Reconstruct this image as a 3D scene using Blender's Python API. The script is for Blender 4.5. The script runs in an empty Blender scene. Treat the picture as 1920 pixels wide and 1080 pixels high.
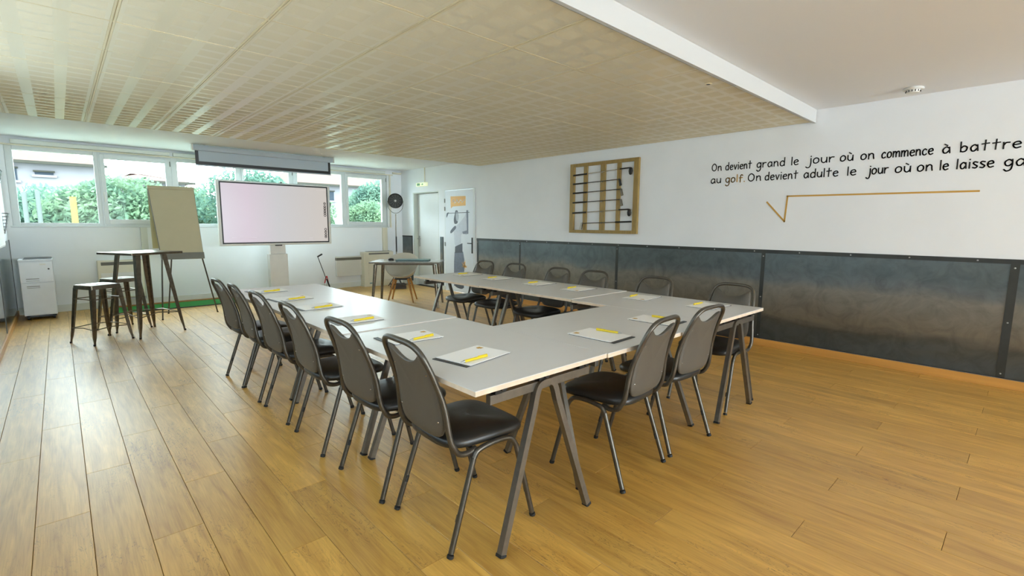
import bpy, bmesh, math, random
from mathutils import Vector, Matrix
random.seed(7)
S = bpy.context.scene
C = S.collection
# ------------------------------------------------------------------ camera
H = 1.35
yaw, pitch, roll, FPX = -.74985, -.12992, .00673, 908.24
cy, sy, cp, sp = math.cos(yaw), math.sin(yaw), math.cos(pitch), math.sin(pitch)
def _w(v): return Vector((-v[1], v[0], v[2]))
fwd = _w((cy*cp, sy*cp, sp)); rgt = _w((sy, -cy, 0)); upv = rgt.cross(fwd)
cr, sr = math.cos(roll), math.sin(roll)
rgt, upv = cr*rgt + sr*upv, -sr*rgt + cr*upv
cam_d = bpy.data.cameras.new('camera'); cam = bpy.data.objects.new('camera', cam_d); C.objects.link(cam)
cam_d.sensor_width = 36; cam_d.lens = FPX/1920*36; cam_d.clip_start = .03; cam_d.clip_end = 200
cam.matrix_world = Matrix.Translation((0, 0, H)) @ Matrix((rgt, upv, -fwd)).transposed().to_4x4()
S.camera = cam
# ------------------------------------------------------------------ world, lights, exposure
w = bpy.data.worlds.new('overcast_sky'); S.world = w; w.use_nodes = True
bg = w.node_tree.nodes['Background']; bg.inputs[0].default_value = (.80, .94, 1.0, 1); bg.inputs[1].default_value = 12.5
def area(name, loc, rot, sx, sy_, power, col):
    l = bpy.data.lights.new(name, 'AREA'); l.shape = 'RECTANGLE'; l.size = sx; l.size_y = sy_
    l.energy = power; l.color = col
    o = bpy.data.objects.new(name, l); C.objects.link(o); o.location = loc; o.rotation_euler = rot
    return o
R = math.radians
area('daylight_rear_windows', (2.6, -8.8, 1.35), (R(90), 0, 0), 5.8, 2.1, 285, (.78, .90, 1.0))
area('added_left_fill', (-.515, 2.6, 1.68), (R(90), 0, R(-90)), 5.2, 1.25, 40, (.70, .88, 1.0))  # added fill panel on the solid left wall, no window is built there
S.view_settings.view_transform = 'Standard'; S.view_settings.look = 'None'
S.view_settings.exposure = 0.35; S.view_settings.gamma = 1.0
try: S.view_settings.use_curve_mapping = False
except Exception: pass
S.cycles.max_bounces = 10; S.cycles.diffuse_bounces = 5; S.cycles.glossy_bounces = 4
S.cycles.transparent_max_bounces = 12
S.cycles.sample_clamp_indirect = 6

# ------------------------------------------------------------------ materials
def srgb(r, g, b):
    f = lambda c: (c/255/12.92 if c/255 <= .04045 else ((c/255+.055)/1.055)**2.4)
    return (f(r), f(g), f(b), 1)
def mat(name, col, rough=.5, metal=0, spec=.5, var=0, vscale=8, bump=0, bscale=60, stretch=(1, 1, 1), emit=None, estr=0, coat=0):
    m = bpy.data.materials.new(name); m.use_nodes = True
    nt = m.node_tree; N = nt.nodes; L = nt.links
    b = N['Principled BSDF']
    b.inputs['Base Color'].default_value = col; b.inputs['Roughness'].default_value = rough
    b.inputs['Metallic'].default_value = metal; b.inputs['Specular IOR Level'].default_value = spec
    if coat: b.inputs['Coat Weight'].default_value = coat; b.inputs['Coat Roughness'].default_value = .1
    if emit: b.inputs['Emission Color'].default_value = emit; b.inputs['Emission Strength'].default_value = estr
    if var or bump:
        tc = N.new('ShaderNodeTexCoord'); mp = N.new('ShaderNodeMapping'); mp.inputs['Scale'].default_value = stretch
        L.new(tc.outputs['Object'], mp.inputs[0])
    if var:
        n = N.new('ShaderNodeTexNoise'); n.inputs['Scale'].default_value = vscale; n.inputs['Detail'].default_value = 4
        L.new(mp.outputs[0], n.inputs['Vector'])
        mr = N.new('ShaderNodeMapRange'); mr.inputs[1].default_value = .3; mr.inputs[2].default_value = .7
        mr.inputs[3].default_value = 1-var; mr.inputs[4].default_value = 1+var
        L.new(n.outputs['Fac'], mr.inputs[0])
        vm = N.new('ShaderNodeVectorMath'); vm.operation = 'SCALE'; vm.inputs[0].default_value = col[:3]
        L.new(mr.outputs[0], vm.inputs['Scale']); L.new(vm.outputs[0], b.inputs['Base Color'])
    if bump:
        n2 = N.new('ShaderNodeTexNoise'); n2.inputs['Scale'].default_value = bscale; n2.inputs['Detail'].default_value = 3
        L.new(mp.outputs[0], n2.inputs['Vector'])
        bp = N.new('ShaderNodeBump'); bp.inputs['Strength'].default_value = bump; bp.inputs['Distance'].default_value = .002
        L.new(n2.outputs['Fac'], bp.inputs['Height']); L.new(bp.outputs[0], b.inputs['Normal'])
    return m
M = {}
M['wall'] = mat('white_wall_paint', srgb(235, 239, 243), .7, bump=.15, bscale=90, var=.015, vscale=3)
M['ceil'] = mat('ceiling_paint', srgb(236, 239, 244), .75, bump=.1, bscale=70)
M['fascia'] = mat('fascia_paint', srgb(205, 206, 205), .6, bump=.05)
M['frame'] = mat('window_frame_white', srgb(208, 214, 214), .35, var=.02)
M['skirt'] = mat('white_skirting', srgb(214, 218, 212), .5, var=.02)
M['steel'] = mat('dark_chair_steel', srgb(92, 88, 81), .38, .75, var=.1, vscale=40)
M['tsteel'] = mat('trestle_steel', srgb(122, 117, 109), .35, .7, var=.1, vscale=30)
M['rubber'] = mat('black_rubber', srgb(28, 28, 28), .7, var=.1)
M['vinyl'] = mat('black_vinyl', srgb(40, 39, 37), .33, bump=.25, bscale=300, var=.1)
M['backvinyl'] = mat('taupe_vinyl', srgb(86, 81, 73), .5, bump=.25, bscale=300, var=.05)
M['lam'] = mat('white_laminate', srgb(216, 215, 214), .3, bump=.03, bscale=400, var=.012)
M['beech'] = mat('beech_edge', srgb(222, 203, 180), .45, var=.08, vscale=20)
M['paper'] = mat('paper', srgb(252, 252, 252), .6, var=.01)
M['folder'] = mat('charcoal_folder', srgb(48, 50, 54), .4, var=.1)
M['yellow'] = mat('yellow_plastic', srgb(226, 200, 40), .35, var=.03)
M['amber'] = mat('amber_print', srgb(196, 150, 62), .5, var=.03)
M['black'] = mat('black_paint', srgb(22, 22, 22), .45, var=.1)
M['ink'] = mat('black_ink', srgb(18, 18, 20), .6, var=.05)
M['gunmetal'] = mat('brushed_gunmetal', srgb(120, 111, 98), .28, .85, var=.2, vscale=30, bump=.1)
M['chrome'] = mat('chrome', srgb(200, 200, 200), .15, 1, var=.02)
M['alu'] = mat('aluminium', srgb(170, 172, 172), .35, .8, var=.05)
M['plastic'] = mat('white_plastic', srgb(222, 222, 218), .35, var=.02)
M['heater'] = mat('cream_heater', srgb(220, 214, 194), .4, var=.02)
M['hgrey'] = mat('heater_grille', srgb(105, 102, 92), .5, var=.1)
M['cab'] = mat('grey_cabinet', srgb(228, 234, 240), .35, var=.02)
M['oak'] = mat('oak_frame', srgb(152, 126, 70), .5, var=.2, vscale=9, bump=.3, bscale=50, stretch=(1, 8, 1))
M['legwood'] = mat('warm_beech_leg', srgb(170, 118, 52), .45, var=.15, vscale=30)
M['grip'] = mat('club_grip', srgb(20, 20, 20), .7, bump=.4, bscale=300)
M['red'] = mat('red_plastic', srgb(190, 30, 45), .4, var=.05)
M['turf'] = mat('green_turf', srgb(46, 140, 60), .9, var=.2, vscale=90, bump=.6, bscale=300)
M['flip'] = mat('flipchart_paper', srgb(192, 184, 152), .6, var=.02)
M['flipback'] = mat('flipchart_sheet', srgb(206, 204, 160), .6, var=.02)
M['cas'] = mat('blue_grey_case', srgb(178, 190, 200), .35, var=.02)
M['fabric'] = mat('screen_fabric', srgb(176, 188, 196), .7, var=.01)
M['steelpanel_l'] = mat('mirror_steel', srgb(128, 142, 142), .09, .9, var=.06, vscale=2)
M['door'] = mat('door_white', srgb(226, 230, 230), .4, var=.01)
M['dprint'] = mat('printed_door_film', srgb(214, 220, 226), .4, var=.02, vscale=6)
M['skin'] = mat('print_light_grey', srgb(168, 174, 184), .5, var=.08, vscale=30)
M['pmid'] = mat('print_mid_grey', srgb(112, 120, 136), .5, var=.12, vscale=25)
M['pdark'] = mat('print_dark_grey', srgb(72, 78, 88), .5, var=.15, vscale=30)
M['pshirt'] = mat('print_white_cloth', srgb(192, 198, 208), .5, var=.05, vscale=25)
M['orange'] = mat('orange_print', srgb(228, 172, 82), .5, var=.03)
M['jamb'] = mat('grey_jamb', srgb(198, 204, 196), .5, var=.02)
M['desktop'] = mat('desk_top', srgb(150, 146, 140), .18, .3, var=.08, vscale=5)
M['teal'] = mat('teal_cover', srgb(110, 140, 142), .4, var=.03)
M['shell'] = mat('chair_shell', srgb(205, 200, 186), .4, var=.02)
M['crate'] = mat('dark_crate', srgb(58, 44, 34), .6, var=.2, vscale=30)
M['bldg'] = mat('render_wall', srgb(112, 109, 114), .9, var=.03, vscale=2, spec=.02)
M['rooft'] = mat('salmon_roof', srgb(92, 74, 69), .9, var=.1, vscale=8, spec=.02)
M['gutter'] = mat('roof_gutter', srgb(56, 55, 50), .7, var=.05, spec=.02)
M['bwin'] = mat('far_window', srgb(48, 54, 62), .3, var=.05, spec=.02)
M['bark'] = mat('bark', srgb(90, 72, 52), .9, var=.2)
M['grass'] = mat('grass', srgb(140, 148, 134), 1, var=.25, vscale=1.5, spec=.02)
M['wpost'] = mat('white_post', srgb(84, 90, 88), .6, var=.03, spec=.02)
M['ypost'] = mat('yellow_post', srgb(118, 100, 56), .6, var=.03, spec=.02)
M['tbar'] = mat('cream_tbar', srgb(226, 213, 178), .35, var=.02)
M['fascgrey'] = mat('grey_trim', srgb(120, 122, 116), .5, var=.03)
M['green_led'] = mat('exit_green', srgb(60, 130, 70), .4, emit=srgb(70, 150, 80), estr=.25)
M['exitbox'] = mat('exit_white', srgb(230, 235, 200), .4, emit=srgb(235, 240, 190), estr=.35)
M['icon'] = mat('screen_icon', srgb(30, 28, 32), .4, emit=srgb(40, 38, 40), estr=.2)
M['icon2'] = mat('screen_icon_faint', srgb(170, 165, 170), .4, emit=srgb(185, 178, 182), estr=.6)

# leaves
def leafmat(name, c1, c2):
    m = mat(name, c1, .9, spec=.05); nt = m.node_tree; N = nt.nodes; L = nt.links
    tc = N.new('ShaderNodeTexCoord'); n = N.new('ShaderNodeTexNoise'); n.inputs['Scale'].default_value = 1.6; n.inputs['Detail'].default_value = 6
    L.new(tc.outputs['Object'], n.inputs['Vector'])
    r = N.new('ShaderNodeValToRGB'); r.color_ramp.elements[0].position = .35; r.color_ramp.elements[1].position = .65
    r.color_ramp.elements[0].color = c1; r.color_ramp.elements[1].color = c2
    L.new(n.outputs['Fac'], r.inputs[0]); L.new(r.outputs[0], N['Principled BSDF'].inputs['Base Color'])
    tr = N.new('ShaderNodeBsdfTranslucent'); L.new(r.outputs[0], tr.inputs[0])
    mx = N.new('ShaderNodeMixShader'); mx.inputs[0].default_value = .45
    L.new(N['Principled BSDF'].outputs[0], mx.inputs[1]); L.new(tr.outputs[0], mx.inputs[2])
    L.new(mx.outputs[0], N['Material Output'].inputs[0])
    return m
M['leaf'] = leafmat('pine_leaf', srgb(80, 104, 88), srgb(112, 134, 104))
M['leaf2'] = leafmat('bluish_leaf', srgb(76, 102, 92), srgb(100, 126, 108))
# glass: thin pane
def glassmat():
    m = bpy.data.materials.new('clear_glass'); m.use_nodes = True; nt = m.node_tree; N = nt.nodes; L = nt.links
    for n in list(N): N.remove(n)
    o = N.new('ShaderNodeOutputMaterial'); t = N.new('ShaderNodeBsdfTransparent'); t.inputs[0].default_value = (.95, .98, .97, 1)
    g = N.new('ShaderNodeBsdfGlossy'); g.inputs['Roughness'].default_value = .02
    f = N.new('ShaderNodeFresnel'); f.inputs[0].default_value = 1.12
    mx = N.new('ShaderNodeMixShader'); L.new(f.outputs[0], mx.inputs[0]); L.new(t.outputs[0], mx.inputs[1]); L.new(g.outputs[0], mx.inputs[2])
    L.new(mx.outputs[0], o.inputs[0]); return m
M['glass'] = glassmat()
# floor planks
def plankmat():
    m = mat('oak_laminate', srgb(170, 125, 60), .3); nt = m.node_tree; N = nt.nodes; L = nt.links; b = N['Principled BSDF']
    g = N.new('ShaderNodeNewGeometry'); oi = N.new('ShaderNodeObjectInfo')
    mul = N.new('ShaderNodeVectorMath'); mul.operation = 'SCALE'; mul.inputs[0].default_value = (13, 57, 7)
    L.new(oi.outputs['Random'], mul.inputs['Scale'])
    add = N.new('ShaderNodeVectorMath'); L.new(g.outputs['Position'], add.inputs[0]); L.new(mul.outputs[0], add.inputs[1])
    def noise(sc, scale, det, dist=0):
        mp = N.new('ShaderNodeMapping'); mp.inputs['Scale'].default_value = sc; L.new(add.outputs[0], mp.inputs[0])
        n = N.new('ShaderNodeTexNoise'); n.inputs['Scale'].default_value = scale; n.inputs['Detail'].default_value = det
        n.inputs['Distortion'].default_value = dist; L.new(mp.outputs[0], n.inputs['Vector']); return n
    a = noise((9, 1.0, 1), 2.2, 5, .8)      # broad figure
    f = noise((60, 2.0, 1), 3, 4, .2)       # fine grain
    k = noise((7, 1.6, 1), 3.5, 8, 2.2)     # cracks
    r = N.new('ShaderNodeValToRGB'); e = r.color_ramp.elements
    e[0].position = .3; e[0].color = srgb(176, 126, 48); e[1].position = .7; e[1].color = srgb(228, 180, 88)
    mixf = N.new('ShaderNodeMath'); mixf.operation = 'MULTIPLY_ADD'; mixf.inputs[1].default_value = .35
    L.new(f.outputs['Fac'], mixf.inputs[0])
    sc2 = N.new('ShaderNodeMath'); sc2.operation = 'MULTIPLY'; sc2.inputs[1].default_value = .65; L.new(a.outputs['Fac'], sc2.inputs[0])
    L.new(sc2.outputs[0], mixf.inputs[2]); L.new(mixf.outputs[0], r.inputs[0])
    # cracks
    kr = N.new('ShaderNodeValToRGB'); ke = kr.color_ramp.elements
    ke[0].position = .485; ke[0].color = (1, 1, 1, 1); ke[1].position = .515; ke[1].color = (1, 1, 1, 1)
    el = ke.new(.5); el.color = (.30, .26, .22, 1)
    L.new(k.outputs['Fac'], kr.inputs[0])
    msk = noise((2, .9, 1), 1.7, 2)
    mr = N.new('ShaderNodeMapRange'); mr.inputs[1].default_value = .50; mr.inputs[2].default_value = .64; L.new(msk.outputs['Fac'], mr.inputs[0])
    mm = N.new('ShaderNodeMix'); mm.data_type = 'RGBA'; mm.blend_type = 'MULTIPLY'
    L.new(mr.outputs[0], mm.inputs[0]); L.new(r.outputs[0], mm.inputs[6]); L.new(kr.outputs[0], mm.inputs[7])
    # plank brightness
    pr = N.new('ShaderNodeMapRange'); pr.inputs[3].default_value = .88; pr.inputs[4].default_value = 1.1; L.new(oi.outputs['Random'], pr.inputs[0])
    vs = N.new('ShaderNodeVectorMath'); vs.operation = 'SCALE'; L.new(mm.outputs[2], vs.inputs[0]); L.new(pr.outputs[0], vs.inputs['Scale'])
    L.new(vs.outputs[0], b.inputs['Base Color'])
    bp = N.new('ShaderNodeBump'); bp.inputs['Strength'].default_value = .35; bp.inputs['Distance'].default_value = .0015
    L.new(mixf.outputs[0], bp.inputs['Height']); L.new(bp.outputs[0], b.inputs['Normal'])
    b.inputs['Coat Weight'].default_value = .35; b.inputs['Coat Roughness'].default_value = .46
    b.inputs['Roughness'].default_value = .38; b.inputs['Specular IOR Level'].default_value = .85
    return m
M['plank'] = plankmat()
M['under'] = mat('floor_underlay', srgb(60, 44, 26), .8, var=.1)
M['base'] = mat('oak_baseboard', srgb(196, 142, 70), .4, var=.1, vscale=4, stretch=(1, .3, 6))
# perforated ceiling tile
def tilemat():
    m = mat('perforated_tile', srgb(186, 174, 142), .4); nt = m.node_tree; N = nt.nodes; L = nt.links; b = N['Principled BSDF']
    tc = N.new('ShaderNodeTexCoord'); sx = N.new('ShaderNodeSeparateXYZ'); L.new(tc.outputs['Object'], sx.inputs[0])
    def m1(op, a, bb=None, c=None):
        n = N.new('ShaderNodeMath'); n.operation = op
        for i, v in enumerate((a, bb, c)):
            if v is None: continue
            if isinstance(v, (int, float)): n.inputs[i].default_value = v
            else: L.new(v, n.inputs[i])
        return n.outputs[0]
    def cell(ax, pitch, fill):
        t = m1('FRACT', m1('MULTIPLY_ADD', ax, 1/pitch, 100.0))
        return m1('LESS_THAN', m1('ABSOLUTE', m1('SUBTRACT', t, .5)), fill/2)
    blk = m1('MULTIPLY', cell(m1('ADD', sx.outputs[0], .1), .2, .66), cell(sx.outputs[1], .15, .74))
    slit = m1('LESS_THAN', m1('FRACT', m1('MULTIPLY_ADD', sx.outputs[1], 1/.0125, 100.0)), .38)
    mx = N.new('ShaderNodeMix'); mx.data_type = 'RGBA'
    mx.inputs[6].default_value = srgb(230, 222, 196); mx.inputs[7].default_value = srgb(120, 108, 82)
    L.new(m1('MULTIPLY', m1('MULTIPLY', blk, slit), .08), mx.inputs[0]); L.new(mx.outputs[2], b.inputs['Base Color'])
    L.new(m1('MULTIPLY_ADD', blk, .60, .30), b.inputs['Roughness'])
    L.new(m1('MULTIPLY_ADD', blk, -.76, .80), b.inputs['Specular IOR Level'])
    return m
M['tile'] = tilemat()
# raw steel wainscot
def rawsteel():
    m = mat('raw_steel_sheet', srgb(90, 92, 88), .42, .55); nt = m.node_tree; N = nt.nodes; L = nt.links; b = N['Principled BSDF']
    g = N.new('ShaderNodeNewGeometry'); sx = N.new('ShaderNodeSeparateXYZ'); L.new(g.outputs['Position'], sx.inputs[0])
    mp = N.new('ShaderNodeMapping'); mp.inputs['Scale'].default_value = (1, .5, 1.6); L.new(g.outputs['Position'], mp.inputs[0])
    n = N.new('ShaderNodeTexNoise'); n.inputs['Scale'].default_value = 2.2; n.inputs['Detail'].default_value = 7; n.inputs['Distortion'].default_value = 1
    L.new(mp.outputs[0], n.inputs['Vector'])
    ma = N.new('ShaderNodeMath'); ma.operation = 'MULTIPLY_ADD'; ma.inputs[1].default_value = .28; L.new(n.outputs['Fac'], ma.inputs[0]); L.new(sx.outputs[2], ma.inputs[2])
    r = N.new('ShaderNodeValToRGB'); L.new(ma.outputs[0], r.inputs[0]); e = r.color_ramp.elements
    e[0].position = .30; e[0].color = srgb(82, 87, 88)
    e[1].position = 1.0; e[1].color = srgb(96, 106, 108)
    for p, c in ((.42, (88, 87, 80)), (.52, (122, 114, 100)), (.84, (132, 129, 120)), (.93, (108, 114, 116))):
        x = e.new(p); x.color = srgb(*c)
    n2 = N.new('ShaderNodeTexNoise'); n2.inputs['Scale'].default_value = 5; n2.inputs['Detail'].default_value = 8; n2.inputs['Roughness'].default_value = .65
    n2.inputs['Distortion'].default_value = 1.5; L.new(g.outputs['Position'], n2.inputs['Vector'])
    r2 = N.new('ShaderNodeValToRGB'); r2.color_ramp.elements[0].position = .30; r2.color_ramp.elements[0].color = (.6, .6, .6, 1); r2.color_ramp.elements[1].position = .60; r2.color_ramp.elements[1].color = (1, 1, 1, 1)
    L.new(n2.outputs['Fac'], r2.inputs[0])
    mm = N.new('ShaderNodeMix'); mm.data_type = 'RGBA'; mm.blend_type = 'MULTIPLY'; mm.inputs[0].default_value = .8
    L.new(r.outputs[0], mm.inputs[6]); L.new(r2.outputs[0], mm.inputs[7]); L.new(mm.outputs[2], b.inputs['Base Color'])
    mr = N.new('ShaderNodeMapRange'); mr.inputs[3].default_value = .27; mr.inputs[4].default_value = .48; L.new(n2.outputs['Fac'], mr.inputs[0]); L.new(mr.outputs[0], b.inputs['Roughness'])
    return m
M['rawsteel'] = rawsteel()
M['batten'] = mat('steel_batten', srgb(62, 64, 62), .45, .5, var=.15, vscale=6)
# lit touch screen
def screenmat():
    m = mat('lit_display', srgb(40, 40, 40), .25); nt = m.node_tree; N = nt.nodes; L = nt.links; b = N['Principled BSDF']
    tc = N.new('ShaderNodeTexCoord'); sx = N.new('ShaderNodeSeparateXYZ'); L.new(tc.outputs['Generated'], sx.inputs[0])
    r = N.new('ShaderNodeValToRGB'); e = r.color_ramp.elements
    e[0].position = 0; e[0].color = srgb(213, 203, 213); e[1].position = 1; e[1].color = srgb(212, 204, 196)
    x = e.new(.22); x.color = srgb(216, 200, 212); x = e.new(.5); x.color = srgb(206, 204, 206)
    L.new(sx.outputs[0], r.inputs[0]); L.new(r.outputs[0], b.inputs['Emission Color']); b.inputs['Emission Strength'].default_value = .70
    return m
M['screen'] = screenmat()

# ------------------------------------------------------------------ mesh helpers
class MB:
    def __init__(s): s.v = []; s.f = []
    def add(s, vs, fs):
        o = len(s.v); s.v += [tuple(v) for v in vs]; s.f += [tuple(i+o for i in f) for f in fs]; return s
    def box(s, x0, x1, y0, y1, z0, z1):
        vs = [(x, y, z) for z in (z0, z1) for y in (y0, y1) for x in (x0, x1)]
        return s.add(vs, [(0, 2, 3, 1), (4, 5, 7, 6), (0, 1, 5, 4), (2, 6, 7, 3), (0, 4, 6, 2), (1, 3, 7, 5)])
    def tube(s, pts, r, n=8, caps=True, flat=None, closed=False, square=False):
        P = [Vector(p) for p in pts]; k = len(P)
        rs = r if isinstance(r, (list, tuple)) else [r]*k
        rings = []; ref = None
        for i in range(k):
            if closed: t = (P[(i+1) % k]-P[i-1]).normalized()
            else: t = (P[min(i+1, k-1)]-P[max(i-1, 0)]).normalized()
            if ref is None:
                a = Vector((0, 0, 1)) if abs(t.z) < .9 else Vector((0, 1, 0))
                if flat: a = Vector(flat)
                ref = (a - t*a.dot(t)).normalized()
            else: ref = (ref - t*ref.dot(t)).normalized()
            b = t.cross(ref)
            ring = []
            for j in range(n):
                an = 2*math.pi*j/n + (math.pi/4 if square else 0)
                rr = rs[i]*(1.2 if square else 1)
                ring.append(P[i] + rr*(math.cos(an)*ref + math.sin(an)*b))
            rings.append(ring)
        vs = [v for rg in rings for v in rg]; fs = []
        m = k if closed else k-1
        for i in range(m):
            i2 = (i+1) % k
            for j in range(n):
                j2 = (j+1) % n; fs.append((i*n+j, i*n+j2, i2*n+j2, i2*n+j))
        if caps and not closed: fs.append(tuple(range(n-1, -1, -1))); fs.append(tuple((k-1)*n+j for j in range(n)))
        return s.add(vs, fs)
    def lathe(s, prof, cx=0, cy_=0, n=20, axis='z', c=(0, 0, 0)):
        vs = []; fs = []
        for (r, h) in prof:
            for j in range(n):
                a = 2*math.pi*j/n; p = (r*math.cos(a), r*math.sin(a), h)
                if axis == 'x': p = (p[2], p[0], p[1])
                if axis == 'y': p = (p[0], p[2], p[1])
                vs.append((p[0]+c[0], p[1]+c[1], p[2]+c[2]))
        for i in range(len(prof)-1):
            for j in range(n):
                j2 = (j+1) % n; fs.append((i*n+j, i*n+j2, (i+1)*n+j2, (i+1)*n+j))
        fs.append(tuple(range(n-1, -1, -1))); fs.append(tuple((len(prof)-1)*n+j for j in range(n)))
        return s.add(vs, fs)
    def prism(s, poly, f0, f1):      # poly of 2D points; f0,f1 map (a,b)->3D on two faces
        n = len(poly); vs = [f0(*p) for p in poly]+[f1(*p) for p in poly]
        fs = [tuple(range(n-1, -1, -1)), tuple(range(n, 2*n))]+[(i, (i+1) % n, (i+1) % n+n, i+n) for i in range(n)]
        return s.add(vs, fs)
    def loops(s, rings, cap0=True, cap1=True):
        n = len(rings[0]); vs = [v for r in rings for v in r]; fs = []
        for i in range(len(rings)-1):
            for j in range(n):
                j2 = (j+1) % n; fs.append((i*n+j, i*n+j2, (i+1)*n+j2, (i+1)*n+j))
        if cap0: fs.append(tuple(range(n-1, -1, -1)))
        if cap1: fs.append(tuple((len(rings)-1)*n+j for j in range(n)))
        return s.add(vs, fs)
    def mesh(s, name, m, smooth=None, off=(0, 0, 0)):
        me = bpy.data.meshes.new(name)
        me.from_pydata([(v[0]-off[0], v[1]-off[1], v[2]-off[2]) for v in s.v], [], s.f)
        bm = bmesh.new(); bm.from_mesh(me); bmesh.ops.recalc_face_normals(bm, faces=bm.faces); bm.to_mesh(me); bm.free()
        if smooth is not None:
            me.polygons.foreach_set('use_smooth', [True]*len(me.polygons))
            try: me.set_sharp_from_angle(angle=R(smooth))
            except Exception: pass
        me.materials.append(M[m]); me.update(); return me
    def build(s, name, m, parent=None, smooth=None, bevel=0, kind=None, origin=None):
        off = (0, 0, 0)
        if parent is None:
            if origin is not None: off = origin
            else:
                xs, ys, zs = zip(*s.v); off = ((min(xs)+max(xs))/2, (min(ys)+max(ys))/2, min(zs))
        o = bpy.data.objects.new(name, s.mesh(name, m, smooth, off)); C.objects.link(o)
        if parent is not None: o.parent = parent
        else: o.location = off
        if bevel:
            b = o.modifiers.new('bevel', 'BEVEL'); b.width = bevel; b.segments = 2; b.limit_method = 'ANGLE'; b.harden_normals = False
        if kind: o['kind'] = kind
        return o
def empty(name, loc=(0, 0, 0), rz=0):
    o = bpy.data.objects.new(name, None); C.objects.link(o); o.location = loc; o.rotation_euler = (0, 0, rz); o.empty_display_size = .1; return o
def tag(o, label=None, cat=None, group=None, kind=None):
    if label: o['label'] = label
    if cat: o['category'] = cat
    if group: o['group'] = group
    if kind: o['kind'] = kind
    return o
def kids(o): return [x for x in ALLKIDS.get(o.name, [])]
ALLKIDS = {}
def copy_tree(o, parent=None):
    c = o.copy(); C.objects.link(c); c.parent = parent
    for ch in list(o.children): copy_tree(ch, c)
    return c
def cr_spline(pts, n=6, closed=False):
    P = [Vector(p) for p in pts]; k = len(P); out = []
    rng = k if closed else k-1
    for i in range(rng):
        p0 = P[i-1] if (i > 0 or closed) else P[0]*2-P[1]
        p1 = P[i]; p2 = P[(i+1) % k]; p3 = P[(i+2) % k] if (i+2 < k or closed) else P[-1]*2-P[-2]
        for j in range(n):
            t = j/n
            out.append(.5*((2*p1)+(p2-p0)*t+(2*p0-5*p1+4*p2-p3)*t*t+(3*p1-p0-3*p2+p3)*t**3))
    if not closed: out.append(P[-1])
    return out

# ------------------------------------------------------------------ room shell
XL, XR, YW, YR = -.53, 5.78, 9.92, -9.0
ZC, ZT = 2.535, 2.416
def struct(mb, name, m, **k): return mb.build(name, m, kind='structure', **k)
# floor
fl = MB().box(XL-.2, XR+.2, YR-.2, YW+.2, -.2, -.006).build('floor', 'under', kind='structure', origin=(0, 0, 0))
PW, PL = .1867, 1.38
pm = {}
def plank_mesh(wd, ln):
    k = (round(wd, 4), round(ln, 4))
    if k not in pm:
        g = .0009; c = .0012; a, b_ = wd/2-g, ln/2-g
        mb = MB(); rings = []
        for (dx, z) in ((0, -.006), (0, -c), (c, 0)):
            rings.append([(-a+dx, -b_+dx, z), (a-dx, -b_+dx, z), (a-dx, b_-dx, z), (-a+dx, b_-dx, z)])
        mb.loops(rings, cap0=False); pm[k] = mb.mesh('plank', 'plank')
    return pm[k]
def clipped(lo, hi, a, b_): return max(lo, a), min(hi, b_)
stuff = MB(); cnt = 0
cand = []
for i in range(-4, 36):
    x0, x1 = clipped(XL, XR, i*PW, (i+1)*PW)
    if x1-x0 < .01: continue
    off = (2.90+.46*((i+1) % 3)) % PL
    for k in range(-9, 9):
        y0, y1 = clipped(YR, YW, off+k*PL, off+(k+1)*PL)
        if y1-y0 < .02: continue
        cx_, cy_ = (x0+x1)/2, (y0+y1)/2
        # in view test by room position: in front of the camera's field
        d = Vector((cx_, cy_, -H)); z = d.dot(fwd)
        vis = False
        for (qx, qy) in ((x0, y0), (x1, y0), (x0, y1), (x1, y1), (cx_, cy_)):
            d = Vector((qx, qy, -H)); z = d.dot(fwd)
            if z > .1 and abs(d.dot(rgt)/z) < 1.07 and abs(d.dot(upv)/z) < .61: vis = True
        cand.append((vis, z, x0, x1, y0, y1))
cand.sort(key=lambda c: (not c[0], c[1]))
for n, (vis, z, x0, x1, y0, y1) in enumerate(cand):
    if vis and n < 298:
        o = bpy.data.objects.new('plank', plank_mesh(x1-x0, y1-y0)); C.objects.link(o); o.parent = fl; o.location = ((x0+x1)/2, (y0+y1)/2, 0)
    else: stuff.box(x0+.0015, x1-.0015, y0+.0015, y1-.0015, -.006, 0)
if stuff.v: stuff.build('remaining_planks', 'plank', fl, kind='stuff')
# ceiling slab + tiles
ce = MB().box(XL-.2, XR+.2, YR-.2, YW+.2, ZC, ZC+.15).build('ceiling', 'ceil', kind='structure', origin=(0, 0, ZC))
TY0, TY1 = 1.678, 7.09
txs = [XL+.004] + [.306+.602*k for k in range(-1, 10)] + [XR-.004]
tys = [TY0+.6015*k for k in range(10)]
tm = {}
for i in range(len(txs)-1):
    for j in range(len(tys)-1):
        wd, ln = txs[i+1]-txs[i]-.02, tys[j+1]-tys[j]-.012
        if wd < .03: wd = .03
        k = (round(wd, 3), round(ln, 3))
        if k not in tm:
            a, b_ = wd/2, ln/2; c = .004
            tm[k] = MB().loops([[(-a, -b_, .016), (a, -b_, .016), (a, b_, .016), (-a, b_, .016)], [(-a, -b_, c), (a, -b_, c), (a, b_, c), (-a, b_, c)], [(-a+c, -b_+c, 0), (a-c, -b_+c, 0), (a-c, b_-c, 0), (-a+c, b_-c, 0)]]).mesh('ceiling_tile', 'tile')
        o = bpy.data.objects.new('ceiling_tile', tm[k]); C.objects.link(o); o.parent = ce
        o.location = ((txs[i]+txs[i+1])/2, (tys[j]+tys[j+1])/2, ZT-ZC+random.uniform(-.0008, .0008))
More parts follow.
